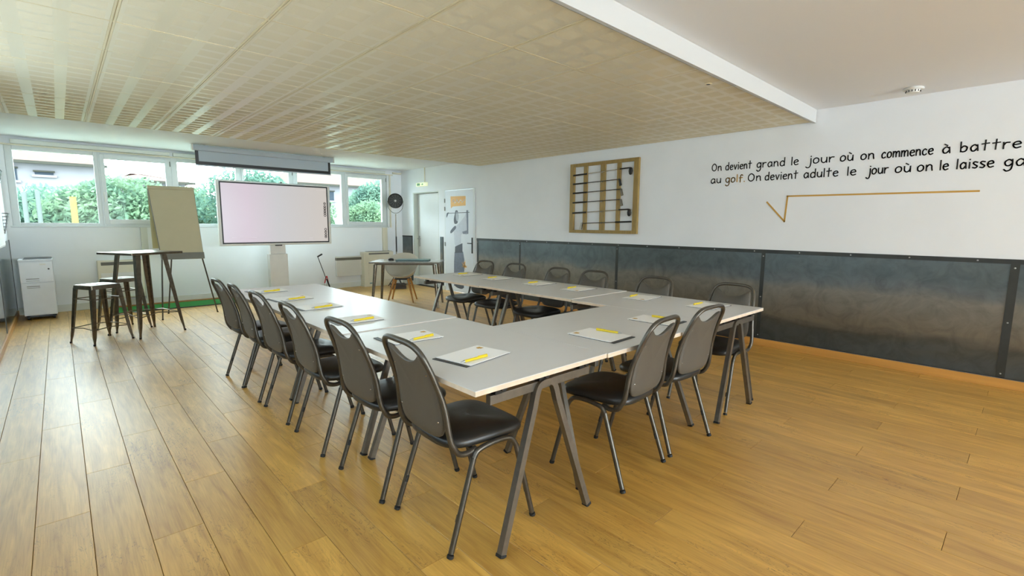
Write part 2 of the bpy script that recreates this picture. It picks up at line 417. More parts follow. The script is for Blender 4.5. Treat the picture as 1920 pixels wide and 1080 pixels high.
for x in txs[1:-1]:
    MB().box(x-.0118, x-.002, TY0, TY1, ZT-ZC-.001, ZT-ZC+.03).box(x+.002, x+.0118, TY0, TY1, ZT-ZC-.001, ZT-ZC+.03).box(x-.002, x+.002, TY0, TY1, ZT-ZC+.004, ZT-ZC+.03).build('main_rail', 'tbar', ce)
for y in tys[1:-1]:
    MB().box(XL, XR, y-.0065, y+.0065, ZT-ZC-.0006, ZT-ZC+.02).build('cross_rail', 'tbar', ce)
MB().box(XL, XR, TY1, TY1+.02, ZT-ZC+.004, ZT-ZC+.05).build('edge_trim', 'fascgrey', ce)
struct(MB().box(XL, XR-.012, TY0-.03, TY0-.004, ZT-.012, ZC-.001), 'trim_1', 'fascia')
struct(MB().box(XL, XR-.012, TY0-.004, TY0+.012, ZT-.004, ZT+.03), 'trim_2', 'fascgrey')
# walls
def wall_x(name, x0, x1, holes):      # wall along y
    mb = MB(); ys = sorted({YR-.2, YW+.2} | {h[0] for h in holes} | {h[1] for h in holes})
    for a, b_ in zip(ys[:-1], ys[1:]):
        hs = [h for h in holes if h[0] <= a and h[1] >= b_]
        if not hs: mb.box(x0, x1, a, b_, -.2, ZC+.1)
        else:
            h = hs[0]
            if h[2] > 0: mb.box(x0, x1, a, b_, -.2, h[2])
            mb.box(x0, x1, a, b_, h[3], ZC+.1)
    return mb.build(name, 'wall', kind='structure')
def wall_y(name, y0, y1, holes):
    mb = MB(); xs = sorted({XL-.2, XR+.2} | {h[0] for h in holes} | {h[1] for h in holes})
    for a, b_ in zip(xs[:-1], xs[1:]):
        hs = [h for h in holes if h[0] <= a and h[1] >= b_]
        if not hs: mb.box(a, b_, y0, y1, -.2, ZC+.1)
        else:
            h = hs[0]; mb.box(a, b_, y0, y1, -.2, h[2]); mb.box(a, b_, y0, y1, h[3], ZC+.1)
    return mb.build(name, 'wall', kind='structure')
wall_r = wall_x('wall_right', XR, XR+.2, [(8.44, 9.43, 0, 2.03), (7.25, 8.22, 0, 2.035)])
wall_l = wall_x('wall_left', XL-.2, XL, [])
wall_w = wall_y('wall_window', YW, YW+.2, [(-.47, 5.42, 1.29, 2.42)])
wall_b = wall_y('wall_rear', YR-.2, YR, [(.2, 2.4, .5, 2.4), (2.8, 5.2, .5, 2.4)])
# wainscot of steel sheets (children of the walls)
def rel(o, mb):                       # shift into the parent's space
    l = o.location; mb.v = [(v[0]-l[0], v[1]-l[1], v[2]-l[2]) for v in mb.v]; return mb
WZ0, WZ1 = .085, 1.093
seams = [-9.0, -7.78, -5.81, -3.84, -1.88, .09, 2.06, 4.02, 6.01, 7.19]
for a, b_ in zip(seams[:-1], seams[1:]):
    rel(wall_r, MB().box(XR-.004, XR, a+.001, b_-.001, WZ0, WZ1-.005)).build('steel_panel', 'rawsteel', wall_r)
rel(wall_r, MB().box(XR-.004, XR, 8.28, 8.40, WZ0, WZ1)).build('steel_panel', 'rawsteel', wall_r)
rel(wall_r, MB().box(XR-.004, XR, 9.47, 9.90, WZ0, WZ1)).build('steel_panel', 'rawsteel', wall_r)
def batten(y0, y1, z0, z1, riv):
    b = rel(wall_r, MB().box(XR-.008, XR-.004, y0, y1, z0, z1)).build('steel_batten', 'batten', wall_r)
    rv = MB()
    for (y, z) in riv: rv.lathe([(.007, 0), (.006, -.003), (.002, -.005)], n=8, axis='x', c=(XR-.008, y, z))
    if rv.v: rel(wall_r, rv).build('rivets', 'alu', b)
for y, wd in ((-7.78, .05), (-5.81, .05), (-3.84, .05), (-1.88, .05), (.09, .056), (2.06, .04), (4.02, .04), (6.01, .03)):
    batten(y-wd/2, y+wd/2, WZ0, WZ1-.04, [(y, .12), (y, .56), (y, 1.02)])
batten(7.14, 7.18, WZ0, WZ1-.04, [(7.16, .12), (7.16, .56), (7.16, 1.02)])
batten(-8.9, 7.19, WZ1-.04, WZ1, [(-.6+.46*i, WZ1-.02) for i in range(17)])
batten(9.47, 9.50, WZ0, WZ1, []); batten(9.47, 9.9, WZ1-.03, WZ1, [])
batten(8.28, 8.31, WZ0, WZ1, [])
batten(-8.9, 7.19, WZ0-.004, WZ0+.004, [])
# baseboards
bb = MB(); bb.box(XR-.018, XR, YR, 7.19, 0, .078)
struct(bb, 'baseboard_right', 'base', bevel=.003)
struct(MB().box(XL, XL+.016, YR, YW, 0, .07), 'baseboard_left', 'base', bevel=.003)
struct(MB().box(XL+.016, XR, YW-.015, YW, 0, .105), 'baseboard_window', 'skirt', bevel=.003)
struct(MB().box(XR-.015, XR, 9.44, YW-.015, 0, .08).box(XR-.015, XR, 8.24, 8.43, 0, .08), 'baseboard_corner', 'skirt')
struct(MB().box(XL+.016, XR-.018, YR, YR+.015, 0, .08), 'baseboard_rear', 'skirt')
for a, b_ in ((-2.1, -.1), (-.1, 1.9), (1.9, 3.9), (3.9, 5.9), (5.9, 7.9), (7.9, 9.9)):
    rel(wall_l, MB().box(XL, XL+.004, a+.001, b_-.001, .078, 1.09)).build('steel_panel', 'steelpanel_l', wall_l)
    p = rel(wall_l, MB().box(XL+.004, XL+.008, b_-.02, b_+.02 if b_ < 9.8 else b_, .078, 1.09)).build('steel_batten', 'batten', wall_l)
# ------------------------------------------------------------------ windows
FY0, FY1 = YW+.03, YW+.10
panes = [(-.39, .479, False), (.605, 1.38, True), (1.55, 2.43, False), (2.557, 3.337, True), (3.506, 4.39, False), (4.53, 5.30, True)]
edges = [-.47, .53, 1.465, 2.495, 3.425, 4.45, 5.42]
for i, (g0, g1, sash) in enumerate(panes):
    e0, e1 = edges[i], edges[i+1]
    wroot = empty('window_%d' % (i+1), ((e0+e1)/2, YW+.06, 1.29)); wroot['kind'] = 'structure'
    ox, oy, oz = wroot.location
    def ring(name, x0, x1, z0, z1, ix0, ix1, iz0, iz1, y0, y1, bev=.004):
        mb = MB().box(x0-ox, ix0-ox, y0-oy, y1-oy, z0-oz, z1-oz).box(ix1-ox, x1-ox, y0-oy, y1-oy, z0-oz, z1-oz)
        mb.box(ix0-ox, ix1-ox, y0-oy, y1-oy, z0-oz, iz0-oz).box(ix0-ox, ix1-ox, y0-oy, y1-oy, iz1-oz, z1-oz)
        return mb.build(name, 'frame', wroot, bevel=bev)
    if sash:
        ring('frame', e0, e1, 1.29, 2.42, e0+.035, e1-.035, 1.335, 2.375, FY0-.0, FY1)
        ring('sash', e0+.02, e1-.02, 1.32, 2.39, g0, g1, 1.392, 2.318, FY0-.018, FY1-.02)
        zz0, zz1 = 1.392, 2.318
        h = MB().box(e0+.03-ox, e0+.055-ox, FY0-.028-oy, FY0-.018-oy, .43, .52).tube([(e0+.042-ox, FY0-.04-oy, .50), (e0+.042-ox, FY0-.045-oy, .37)], .009, 8)
        h.build('handle', 'plastic', wroot, smooth=40)
        MB().tube([(e1-.016-ox, FY0-.02-oy, .98), (e1-.016-ox, FY0-.02-oy, 1.06)], .008, 8).build('hinge', 'fascgrey', wroot, smooth=40)
    else:
        ring('frame', e0, e1, 1.29, 2.42, g0, g1, 1.332, 2.358, FY0, FY1)
        zz0, zz1 = 1.332, 2.358
    MB().box(g0-.005-ox, g1+.005-ox, YW+.062-oy, YW+.068-oy, zz0-.005-oz, zz1+.005-oz).build('pane', 'glass', wroot)
struct(MB().box(-.49, 5.45, YW-.012, YW+.03, 1.268, 1.291), 'trim_3', 'frame', bevel=.004)
# roller blind casing / pipes above the windows
mb = MB().box(-.40, 1.45, YW-.07, YW-.001, 2.435, 2.495).box(1.49, 5.36, YW-.07, YW-.001, 2.435, 2.495)
struct(mb, 'trim_4', 'skirt', bevel=.012)
struct(MB().tube([(-.5, YW-.035, 2.42), (5.55, YW-.035, 2.425)], .011, 10).tube([(5.55, YW-.035, 2.47), (5.76, YW-.035, 2.47)], .02, 10), 'trim_5', 'heater', smooth=40)
struct(MB().box(.97, 1.06, YW-.05, YW-.001, .105, 1.267), 'trim_6', 'skirt', bevel=.004)
struct(MB().box(5.27, 5.38, YW-.05, YW-.001, .105, 1.267), 'trim_7', 'heater', bevel=.004)
struct(MB().box(5.47, 5.50, YW-.03, YW-.001, 1.27, 2.42), 'trim_8', 'heater', bevel=.004)
# ------------------------------------------------------------------ doors
d1 = empty('door_1', (XR, 8.935, 0)); d1['kind'] = 'structure'
MB().box(.10, .14, -.475, .46, .008, 2.005).build('door_leaf', 'door', d1, bevel=.003)
MB().box(0.0, .16, .465, .495, 0, 2.03).box(0.0, .16, -.495, -.48, 0, 2.03).box(0.0, .16, -.48, .465, 2.01, 2.03).build('door_frame', 'jamb', d1)
MB().box(.14, .19, -.6, .6, 0, 2.1).build('dark_backing', 'door', d1)
hb = MB().box(.088, .10, .385, .425, .86, 1.09).tube([(.09, .405, 1.03), (.045, .405, 1.03), (.045, .29, 1.03)], .010, 8)
hb.build('door_handle', 'chrome', d1, smooth=40)
d2 = empty('door_2', (XR, 7.735, 0)); d2['kind'] = 'structure'
MB().box(-.012, .03, -.455, .455, .01, 2.015).build('door_leaf', 'dprint', d2, bevel=.002)
MB().box(-.006, .1, .46, .485, 0, 2.035).box(-.02, .1, -.50, -.462, 0, 2.035).box(-.006, .1, -.46, .46, 2.02, 2.035).build('door_frame', 'frame', d2)
for z in (1.82, 1.66, .95, .3): MB().tube([(-.02, .463, z-.04), (-.02, .463, z+.04)], .010, 8).build('hinge', 'fascgrey', d2, smooth=40)
MB().box(-.022, -.012, -.435, -.405, .8, 1.1).tube([(-.02, -.42, .99), (-.06, -.42, .99), (-.06, -.33, .99)], .009, 8).build('door_handle', 'black', d2, smooth=40)
# printed picture on door 2 : a golfer in greys seen from the front, an orange tag, orange leaves
def onleaf(poly, m, name, lift):
    return MB().prism(poly, lambda a, b_: (-.0125, a, b_), lambda a, b_: (-.0128-lift, a, b_)).build(name, m, d2)
def sm(pts, n=4): return [(p.x, p.y) for p in cr_spline([(a, b_, 0) for a, b_ in pts], n, True)]
onleaf([(.27, 1.90), (-.22, 1.89), (-.22, 1.71), (.20, 1.70), (.255, 1.66), (.265, 1.70)], 'orange', 'print_tag', .0002)
onleaf(sm([(.105, 1.62), (.03, 1.60), (.035, 1.40), (.09, 1.36), (.15, 1.37), (.165, 1.45), (.13, 1.56)]), 'pdark', 'print_hair', .0004)
onleaf(sm([(.085, 1.585), (.03, 1.575), (.0, 1.50), (.03, 1.42), (.075, 1.42), (.10, 1.50)]), 'skin', 'print_face', .0006)
onleaf(sm([(.16, 1.30), (.07, 1.33), (-.05, 1.40), (-.18, 1.50), (-.25, 1.60), (-.30, 1.58), (-.28, 1.18), (-.14, 1.17), (-.07, 1.14), (-.05, .95), (.12, .93), (.16, 1.1)]), 'pshirt', 'print_shirt', .0002)
onleaf(sm([(.28, 1.22), (.13, 1.32), (.10, 1.27), (.26, 1.17)]), 'pdark', 'print_sleeve', .0005)
onleaf([(-.24, 1.62), (-.30, 1.62), (-.30, 1.17), (-.13, 1.165), (-.11, 1.21), (-.255, 1.235)], 'pmid', 'print_arm_shadow', .0005)
onleaf([(.13, .91), (-.11, .985), (-.11, .80), (.14, .78)], 'pdark', 'print_belt', .0004)
onleaf([(.15, .80), (-.13, .82), (-.17, .66), (-.15, .10), (.18, .12), (.17, .6)], 'pmid', 'print_trousers', .0003)
onleaf(sm([(.16, .14), (.10, .34), (-.02, .36), (-.12, .30), (-.14, .11), (0, .08)]), 'pdark', 'print_folds', .0005)
onleaf([(.36, 1.575), (-.34, 1.585), (-.34, 1.573), (.36, 1.563)], 'pdark', 'print_club', .0007)
onleaf(sm([(.40, 1.57), (.33, 1.585), (.35, 1.56), (.40, 1.49), (.42, 1.50)]), 'pdark', 'print_club_head', .0007)
tg = MB()
pts_ = [(.20-.035*k, 1.79+.045*math.sin(k*1.9)*(1 if k % 3 else .5)) for k in range(12)]
tg.tube([(-.0131, a, b_) for a, b_ in pts_], .007, 4).build('print_tag_script', 'paper', d2)
lf = MB()
for k in range(16):
    a = random.uniform(0, 6.28); ln = random.uniform(.05, .13)
    c0 = (-.13-.05*random.random(), .52+.06*random.random()); tip = (c0[0]-abs(math.cos(a))*ln if k % 3 else c0[0]+.6*ln*abs(math.cos(a)), c0[1]+math.sin(a)*ln)
    nx, ny = -(tip[1]-c0[1])/ln*.012, (tip[0]-c0[0])/ln*.012
    lf.prism([(c0[0]+nx, c0[1]+ny), (c0[0]-nx, c0[1]-ny), tip], lambda a_, b_: (-.0132, a_, b_), lambda a_, b_: (-.0137, a_, b_))
lf.build('print_leaves', 'orange', d2)

# ------------------------------------------------------------------ handwriting
G = {
 'O': (.95, [('c', [(.42, 1.55), (.05, 1.1), (.05, .4), (.4, 0), (.8, .35), (.82, 1.1)])]),
 'n': (.62, [('s', [(0, 1), (.02, 0)]), ('o', [(.02, .6), (.25, .98), (.5, .85), (.55, .4), (.6, 0)])]),
 'd': (.68, [('o', [(.6, .75), (.35, 1), (.05, .7), (.08, .15), (.35, 0), (.6, .25)]), ('s', [(.63, 1.65), (.62, 0)])]),
 'e': (.62, [('o', [(.03, .5), (.35, .55), (.6, .65), (.45, .97), (.12, .85), (.02, .4), (.25, 0), (.62, .12)])]),
 'v': (.58, [('s', [(0, 1), (.28, 0), (.58, 1)])]),
 'i': (.14, [('s', [(.06, 1), (.07, 0)]), ('s', [(.05, 1.36), (.08, 1.45)])]),
 't': (.62, [('s', [(.3, 1.6), (.28, 0)]), ('s', [(0, 1.02), (.62, 1.08)])]),
 'g': (.62, [('o', [(.56, .8), (.3, 1), (.03, .65), (.1, .15), (.35, .05), (.56, .35)]), ('o', [(.58, 1), (.6, .1), (.5, -.55), (.2, -.75), (-.02, -.5)])]),
 'r': (.5, [('s', [(0, 1), (.03, 0)]), ('o', [(.03, .55), (.2, .9), (.5, .95)])]),
 'a': (.66, [('o', [(.56, .8), (.3, 1), (.03, .6), (.12, .08), (.35, .03), (.56, .4)]), ('s', [(.57, .98), (.64, 0)])]),
 'l': (.12, [('s', [(.05, 1.6), (.06, 0)])]),
 'j': (.3, [('o', [(.28, 1), (.3, .1), (.2, -.6), (-.05, -.78), (-.25, -.6)]), ('s', [(.27, 1.36), (.3, 1.45)])]),
 'o': (.62, [('c', [(.3, 1), (.03, .7), (.06, .15), (.32, 0), (.58, .3), (.56, .8)])]),
 'u': (.6, [('o', [(0, 1), (.03, .3), (.25, .02), (.5, .2), (.58, .6)]), ('s', [(.58, 1), (.6, 0)])]),
 'ù': (.6, [('o', [(0, 1), (.03, .3), (.25, .02), (.5, .2), (.58, .6)]), ('s', [(.58, 1), (.6, 0)]), ('s', [(.12, 1.5), (.38, 1.25)])]),
 'à': (.66, [('o', [(.56, .8), (.3, 1), (.03, .6), (.12, .08), (.35, .03), (.56, .4)]), ('s', [(.57, .98), (.64, 0)]), ('s', [(.12, 1.5), (.4, 1.25)])]),
 'c': (.58, [('o', [(.55, .82), (.3, 1), (.03, .6), (.1, .1), (.35, 0), (.58, .15)])]),
 'm': (.98, [('s', [(0, 1), (.02, 0)]), ('o', [(.02, .6), (.2, .97), (.4, .85), (.45, 0)]), ('o', [(.45, .6), (.65, .97), (.88, .85), (.95, 0)])]),
 's': (.5, [('o', [(.5, .9), (.2, 1), (.05, .78), (.25, .52), (.48, .28), (.3, 0), (0, .08)])]),
 'b': (.62, [('s', [(.02, 1.65), (.05, 0)]), ('o', [(.05, .6), (.3, .95), (.58, .7), (.5, .15), (.25, 0), (.05, .12)])]),
 'f': (.5, [('o', [(.55, 1.35), (.35, 1.5), (.2, 1.2), (.2, .5), (.18, -.1)]), ('s', [(0, .85), (.5, .9)])]),
 '.': (.1, [('s', [(.03, .0), (.07, .05)])]),
}
def word(mb, text, ya, yb, z0, xh, wd, slope=0):
    adv = []; x = 0
    for ch in text: adv.append(x); x += G[ch][0]+.26
    tot = x-.26; sc = (ya-yb)/tot
    for ch, a in zip(text, adv):
        for kind, pts in G[ch][1]:
            P = [Vector((ya-(a+p[0])*sc, z0+p[1]*xh+random.uniform(-.0008, .0008), 0)) for p in pts]
            if kind == 'o': P = cr_spline(P, 5)
            if kind == 'c': P = cr_spline(P, 5, True); P.append(P[0].copy())
            L_ = len(P)
            for p, q in zip(P[:-1], P[1:]):
                d = (q-p); ln = d.length
                if ln < 1e-6: continue
                d /= ln; nn = Vector((-d.y, d.x, 0))*wd/2; p2 = p-d*wd*.3; q2 = q+d*wd*.3
                mb.prism([(v.x, v.y) for v in (p2+nn, q2+nn, q2-nn, p2-nn)], lambda u_, v_: (-.0005, u_, v_), lambda u_, v_: (-.0025, u_, v_))
quote = empty('wall_lettering', (XR, 1.4, 1.7)); tag(quote, 'black handwritten French sentence lettering on the white wall above the steel panels', 'lettering')
def shift(mb, o): mb.v = [(v[0], v[1]-o.location[1], v[2]-o.location[2]) for v in mb.v]; return mb
l1 = MB(); l2 = MB(); lg = MB(); XH = .052
for t, a, b_ in (('On', 2.712, 2.60), ('devient', 2.55, 2.26), ('grand', 2.20, 1.915), ('le', 1.85, 1.785), ('jour', 1.69, 1.46), ('où', 1.405, 1.30), ('on', 1.235, 1.13), ('commence', 1.07, .70), ('à', .635, .585), ('battre', .52, .155)):
    word(l1, t, a, b_, 2.0, XH, .0105)
for t, a, b_ in (('au', 2.715, 2.60), ('On', 2.285, 2.15), ('devient', 2.105, 1.78), ('adulte', 1.72, 1.415), ('le', 1.335, 1.265), ('jour', 1.165, 1.01), ('où', .955, .845), ('on', .795, .69), ('le', .64, .585), ('laisse', .53, .30), ('gagner', .235, -.14)):
    word(l2, t, a, b_, 1.857, XH, .0105)
word(lg, 'golf.', 2.54, 2.325, 1.857, XH, .0105)
shift(l1, quote).build('first_line', 'ink', quote); shift(l2, quote).build('second_line', 'ink', quote)
tag(shift(lg, quote).build('golden_word', 'amber', quote), 'the word golf in golden letters')
mb = MB()
def seg(p, q, wd):
    d = (Vector(q)-Vector(p)); ln = d.length; d /= ln; nn = Vector((-d.y, d.x))*wd/2; p2 = Vector(p)-d*wd*.45; q2 = Vector(q)+d*wd*.45
    mb.prism([tuple(v) for v in (p2+nn, q2+nn, q2-nn, p2-nn)], lambda u_, v_: (XR-.0005, u_, v_), lambda u_, v_: (XR-.003, u_, v_))
seg((2.065, 1.615), (1.875, 1.405), .016); seg((1.875, 1.405), (1.862, 1.674), .016); seg((1.862, 1.674), (.37, 1.662), .016)
tag(mb.build('root_sign', 'amber'), 'golden square root line painted under the handwritten sentence', 'wall graphic')

# ------------------------------------------------------------------ chairs
def make_chair():
    root = empty('stacking_chair')
    def arch(s): return [(-.215, .203*s, .500), (-.232, .190*s, .63), (-.266, .176*s, .74), (-.290, .167*s, .80), (-.309, .153*s, .845), (-.320, .122*s, .872), (-.325, .075*s, .883)]
    low = lambda s: [(-.08, .195*s, .415), (-.13, .20*s, .408), (-.172, .204*s, .42), (-.197, .207*s, .452)]
    path = low(1)+arch(1)+[(-.3275, 0, .885)]+arch(-1)[::-1]+low(-1)[::-1]
    MB().tube(cr_spline(path, 4), .0125, 10).build('back_frame', 'steel', root, smooth=50)
    for s in (1, -1):      # each side: inverted U of front leg, under-seat rail, rear leg
        MB().tube(cr_spline([(-.105, .213*s, .385), (-.08, .213*s, .413), (0, .213*s, .425), (.08, .213*s, .421), (.112, .214*s, .40), (.13, .215*s, .37)], 4), .0125, 8).build('seat_rail', 'steel', root, smooth=50)
        for nm, a, b_ in (('leg', (.13, .215*s, .37), (.226, .226*s, .0)), ('leg', (-.105, .213*s, .385), (-.236, .226*s, .0))):
            A, B = Vector(a), Vector(b_)
            L_ = MB().tube([A, A.lerp(B, .5), B+(A-B).normalized()*.02], .0125, 8).build('leg', 'steel', root, smooth=50)
            MB().tube([B+(A-B).normalized()*.014, B+(A-B).normalized()*.001], .0145, 8).build('foot_cap', 'rubber', L_, smooth=50)
            q = A.lerp(B, .62); MB().tube([q-(B-A).normalized()*.015+Vector((0, -.010*s, 0)), q+(B-A).normalized()*.015+Vector((0, -.010*s, 0))], .008, 6).build('bumper', 'rubber', L_, smooth=50)
    MB().tube([(-.09, -.21, .412), (-.09, .21, .412)], .009, 8).tube([(.09, -.21, .418), (.09, .21, .418)], .009, 8).build('cross_bar', 'steel', root, smooth=50)
    # seat cushion
    def outl(sc, z, dz=0, n=36):
        r = []
        for j in range(n):
            a = 2*math.pi*j/n; c, s_ = math.cos(a), math.sin(a)
            ex = 2/4.2; x = abs(c)**ex*(1 if c > 0 else -1); y = abs(s_)**ex*(1 if s_ > 0 else -1)
            wy = .205+.012*x
            r.append((.005+.215*x*sc, wy*y*sc, z-.010*max(0, x)**3))
        return r
    MB().loops([outl(.93, .424), outl(.985, .430), outl(1, .443), outl(.99, .456), outl(.95, .466), outl(.85, .475), outl(.65, .481), outl(.35, .484), outl(.1, .485)]).build('seat', 'vinyl', root, smooth=60)
    # backrest pad
    prof = [(-.206, .462), (-.214, .50), (-.226, .60), (-.240, .68), (-.262, .76), (-.284, .815), (-.30, .85)]
    def X(z):
        for (x0, z0), (x1, z1) in zip(prof[:-1], prof[1:]):
            if z <= z1: t = (z-z0)/(z1-z0); return x0+(x1-x0)*t
        return prof[-1][0]
    half = []
    for (y, z) in [(0, .470), (.08, .472), (.13, .481), (.160, .506), (.174, .555), (.170, .63), (.162, .70), (.155, .76), (.150, .80), (.142, .832), (.126, .842), (.104, .830), (.074, .810), (.038, .797), (.0, .793)]: half.append((y, z))
    outline = half+[(-y, z) for y, z in half[1:-1]][::-1]
    outline = [(p.x, p.y) for p in cr_spline([(y, z, 0) for y, z in outline], 2, True)]
    # grid in a filled way: concentric scaling of the outline about its centre line
    cz = .64
    def ringf(sc, dx):
        r = []
        for y, z in outline:
            yy = y*sc; zz = cz+(z-cz)*sc
            r.append((X(zz)+dx+.22*(.19**2-yy*yy)*-1, yy, zz))
        return r
    rings = [ringf(.05, -.0105), ringf(.4, -.0105), ringf(.8, -.0105), ringf(.97, -.0095), ringf(1, -.005), ringf(1, .004), ringf(.96, .013), ringf(.8, .02), ringf(.4, .023), ringf(.05, .023)]
    MB().loops(rings).build('backrest', 'backvinyl', root, smooth=50)
    for y, z in ((.130, .755), (-.130, .755), (.150, .555), (-.150, .555)): MB().lathe([(.004, -.001), (.003, -.0035), (.001, -.004)], n=8, axis='x', c=(X(z)-.014, y, z)).build('screw', 'chrome', root)
    return root
chair0 = make_chair(); used = False
def chair(x, y, rz, label, group):
    global used
    o = copy_tree(chair0) if used else chair0
    used = True
    o.location = (x, y, 0); o.rotation_euler = (0, 0, rz); tag(o, label, 'chair', group); return o
gl = 'black stacking chairs along the left table row'
left = [(1.30, 1.712, R(-2), 'black vinyl stacking chair at the near corner, largest and closest to the camera'),
        (1.275, 2.272, R(1), 'black vinyl stacking chair directly behind the closest one in the left row'),
        (1.258, 2.927, R(-1), 'black vinyl stacking chair in the left row, third back from the near corner'),
        (1.255, 3.54, R(1), 'black vinyl stacking chair in the left row, fourth back from the near corner'),
        (1.25, 4.10, R(-2), 'black vinyl stacking chair in the left row, last but one towards the windows'),
        (1.235, 4.56, R(2), 'black vinyl stacking chair at the window end of the left row')]
for a in left: chair(*a, gl)
chair(2.20, 1.55, R(90+4), 'black stacking chair at the short front side, nearer the front corner trestle', 'black stacking chairs at the short front side')
chair(2.765, 1.56, R(90-3), 'black stacking chair at the short front side, on the right beside the far corner', 'black stacking chairs at the short front side')
gr_ = 'black stacking chairs facing left along the steel wall side'
for y, lb in ((4.75, 'stacking chair on the steel wall side, in front of the golfer door'),
              (4.18, 'stacking chair on the steel wall side, second from the golfer door'),
              (3.50, 'stacking chair on the steel wall side, third from the golfer door'),
              (3.01, 'stacking chair on the steel wall side, fourth from the golfer door'),
              (2.30, 'stacking chair on the steel wall side, last but one towards the right corner'),
              (1.62, 'stacking chair on the steel wall side, at the right corner of the tables')):
    chair(3.635+random.uniform(-.01, .02), y, R(180+random.uniform(-3, 3)), lb, gr_)

# ------------------------------------------------------------------ trestle tables
TZ = .745
def trestle(parent, x, y, along, lean, name='trestle_frame'):
    """A-frame in the plane spanned by 'along' (x or y); lean pushes the feet outward."""
    A = Vector((1, 0, 0)) if along == 'x' else Vector((0, 1, 0)); B = Vector((0, 1, 0)) if along == 'x' else Vector((1, 0, 0))
    c = Vector((x, y, 0))
    def P(u, v, z): return c+A*u+B*v+Vector((0, 0, z))
    path = [P(-.075, .25*lean, .58), P(-.055, .2*lean, .645), P(-.03, .19*lean, .672), P(.03, .19*lean, .672), P(.055, .2*lean, .645), P(.075, .25*lean, .58)]
    top = MB().tube(cr_spline(path, 4), .017, 4, square=True, flat=tuple(B)).build(name, 'tsteel', parent, smooth=35)
    for s in (-1, 1):
        lg_ = MB().tube([P(s*.075, .25*lean, .58), P(s*.28, lean, .0)], .017, 4, square=True, flat=tuple(B)).build('leg', 'tsteel', top)
        MB().tube([P(s*.276, .98*lean, .012), P(s*.2805, lean, .0005)], .019, 4, square=True, flat=tuple(B)).build('foot_cap', 'rubber', top)
    l_ = .0
    v0 = -.01*(1 if lean > 0 else -1)
    bm_ = MB()
    p0, p1 = P(-.31, v0, .655), P(.31, v0, .695)
    w_ = .014
    q0, q1 = p0-B*w_, p1+B*w_
    bm_.box(min(q0.x, q1.x), max(q0.x, q1.x), min(q0.y, q1.y), max(q0.y, q1.y), .645, .683)
    bo = bm_.build('cross_beam', 'tsteel', parent, bevel=.002)
    for u in (-.27, -.02, .25):
        br = MB(); q = P(u, v0, .0); br.box(q.x-.018, q.x+.018, q.y-.018, q.y+.018, .683, .7225)
        k = P(u+.015, v0+.028*(1 if lean > 0 else -1), .708); br.tube([k-B*.008, k+B*.008], .014, 10)
        br.build('bracket', 'black', parent, smooth=30)
def table(x0, x1, y0, y1, label, long_y, leans, dz=0):
    cx_, cy_ = (x0+x1)/2, (y0+y1)/2
    t = empty('trestle_table', (cx_, cy_, 0)); tag(t, label, 'table', 'grey trestle tables set in a U')
    a, b_ = (x1-x0)/2-.0015, (y1-y0)/2-.003; TZ = .745+dz
    MB().box(-a, a, -b_, b_, TZ-.003, TZ).build('laminate', 'lam', t)
    MB().box(-a, a, -b_, b_, TZ-.022, TZ-.003).build('tabletop', 'beech', t)
    if long_y:
        trestle(t, -.0+leans[2], -b_+.06, 'x', leans[0]); trestle(t, leans[2], b_-.075, 'x', leans[1])
    else:
        trestle(t, -a+.05, 0, 'y', leans[0]); trestle(t, a-.05, 0, 'y', leans[1])
    return t
X0, X1, X2, X3 = 1.064, 1.866, 3.022, 3.822
Y0, Y1, Y2, Y3 = 1.333, 2.533, 3.733, 4.925
table(X0, X1, Y0, Y1, 'grey topped trestle table at the near corner, its A-frame leg in front', True, (-.035, .035, .03))
table(X0, X1, Y1, Y2, 'grey topped trestle table in the middle of the left row', True, (-.03, .03, .02), .004)
table(X0, X1, Y2, Y3, 'grey topped trestle table at the window end of the left row', True, (-.03, .03, .02))
table(X1, X2, Y0-.006, Y0+.838, 'grey topped trestle table set crosswise between the two long rows', False, (-.06, .07))
table(X2, X3, Y0, Y1, 'grey topped trestle table at the right front corner near the steel wall', True, (-.025, .03, .07))
table(X2, X3, Y1, Y2, 'grey topped trestle table in the middle of the row along the steel wall', True, (-.03, .03, .0), .004)
table(X2, X3, Y2, Y3+.02, 'grey topped trestle table at the far end of the row along the steel wall', True, (-.03, .03, .0))

# ------------------------------------------------------------------ notepads and pens
pad0 = None; pen0 = None
def make_pad():
    r = empty('notepad')
    MB().box(-.150, .145, -.104, .104, 0, .003).build('folder', 'folder', r)
    MB().box(-.128, .155, -.107, .104, .0032, .0052).build('sheets', 'paper', r)
    MB().box(.115, .138, .045, .075, .0053, .0056).box(.108, .114, .052, .069, .0053, .0056).build('printed_emblem', 'amber', r)
    return r
def make_pen():
    r = empty('pen')
    MB().tube([(-.06, 0, .0065), (.075, 0, .0065)], .0063, 10).build('barrel', 'yellow', r, smooth=40)
    MB().tube([(-.082, 0, .0060), (-.06, 0, .0065)], [.0018, .0058], 10).build('tip', 'alu', r, smooth=40)
    MB().box(.02, .076, -.002, .002, .0125, .0145).build('clip', 'yellow', r)
    return r
pad0, pen0 = make_pad(), make_pen(); pu = [False]
def place(x, y, rz, px, py, prz, where, grp):
    if pu[0]: a = copy_tree(pad0); b_ = copy_tree(pen0)
    else: a, b_ = pad0, pen0; pu[0] = True
    dz = .004 if 2.6 < y < 3.73 else 0; a.location = (x, y, TZ+.0003+dz); a.rotation_euler = (0, 0, R(rz)); tag(a, 'white notepad on dark folder '+where, 'notepad', 'notepads '+grp)
    on = True
    b_.location = (px, py, TZ+.0062+dz); b_.rotation_euler = (0, 0, R(prz)); tag(b_, 'yellow pen lying on the notepad '+where, 'pen', 'pens '+grp)
gp = 'along the left row'
place(1.352, 1.722, 10, 1.31, 1.647, 4, 'at the near corner, closest to the camera', gp)
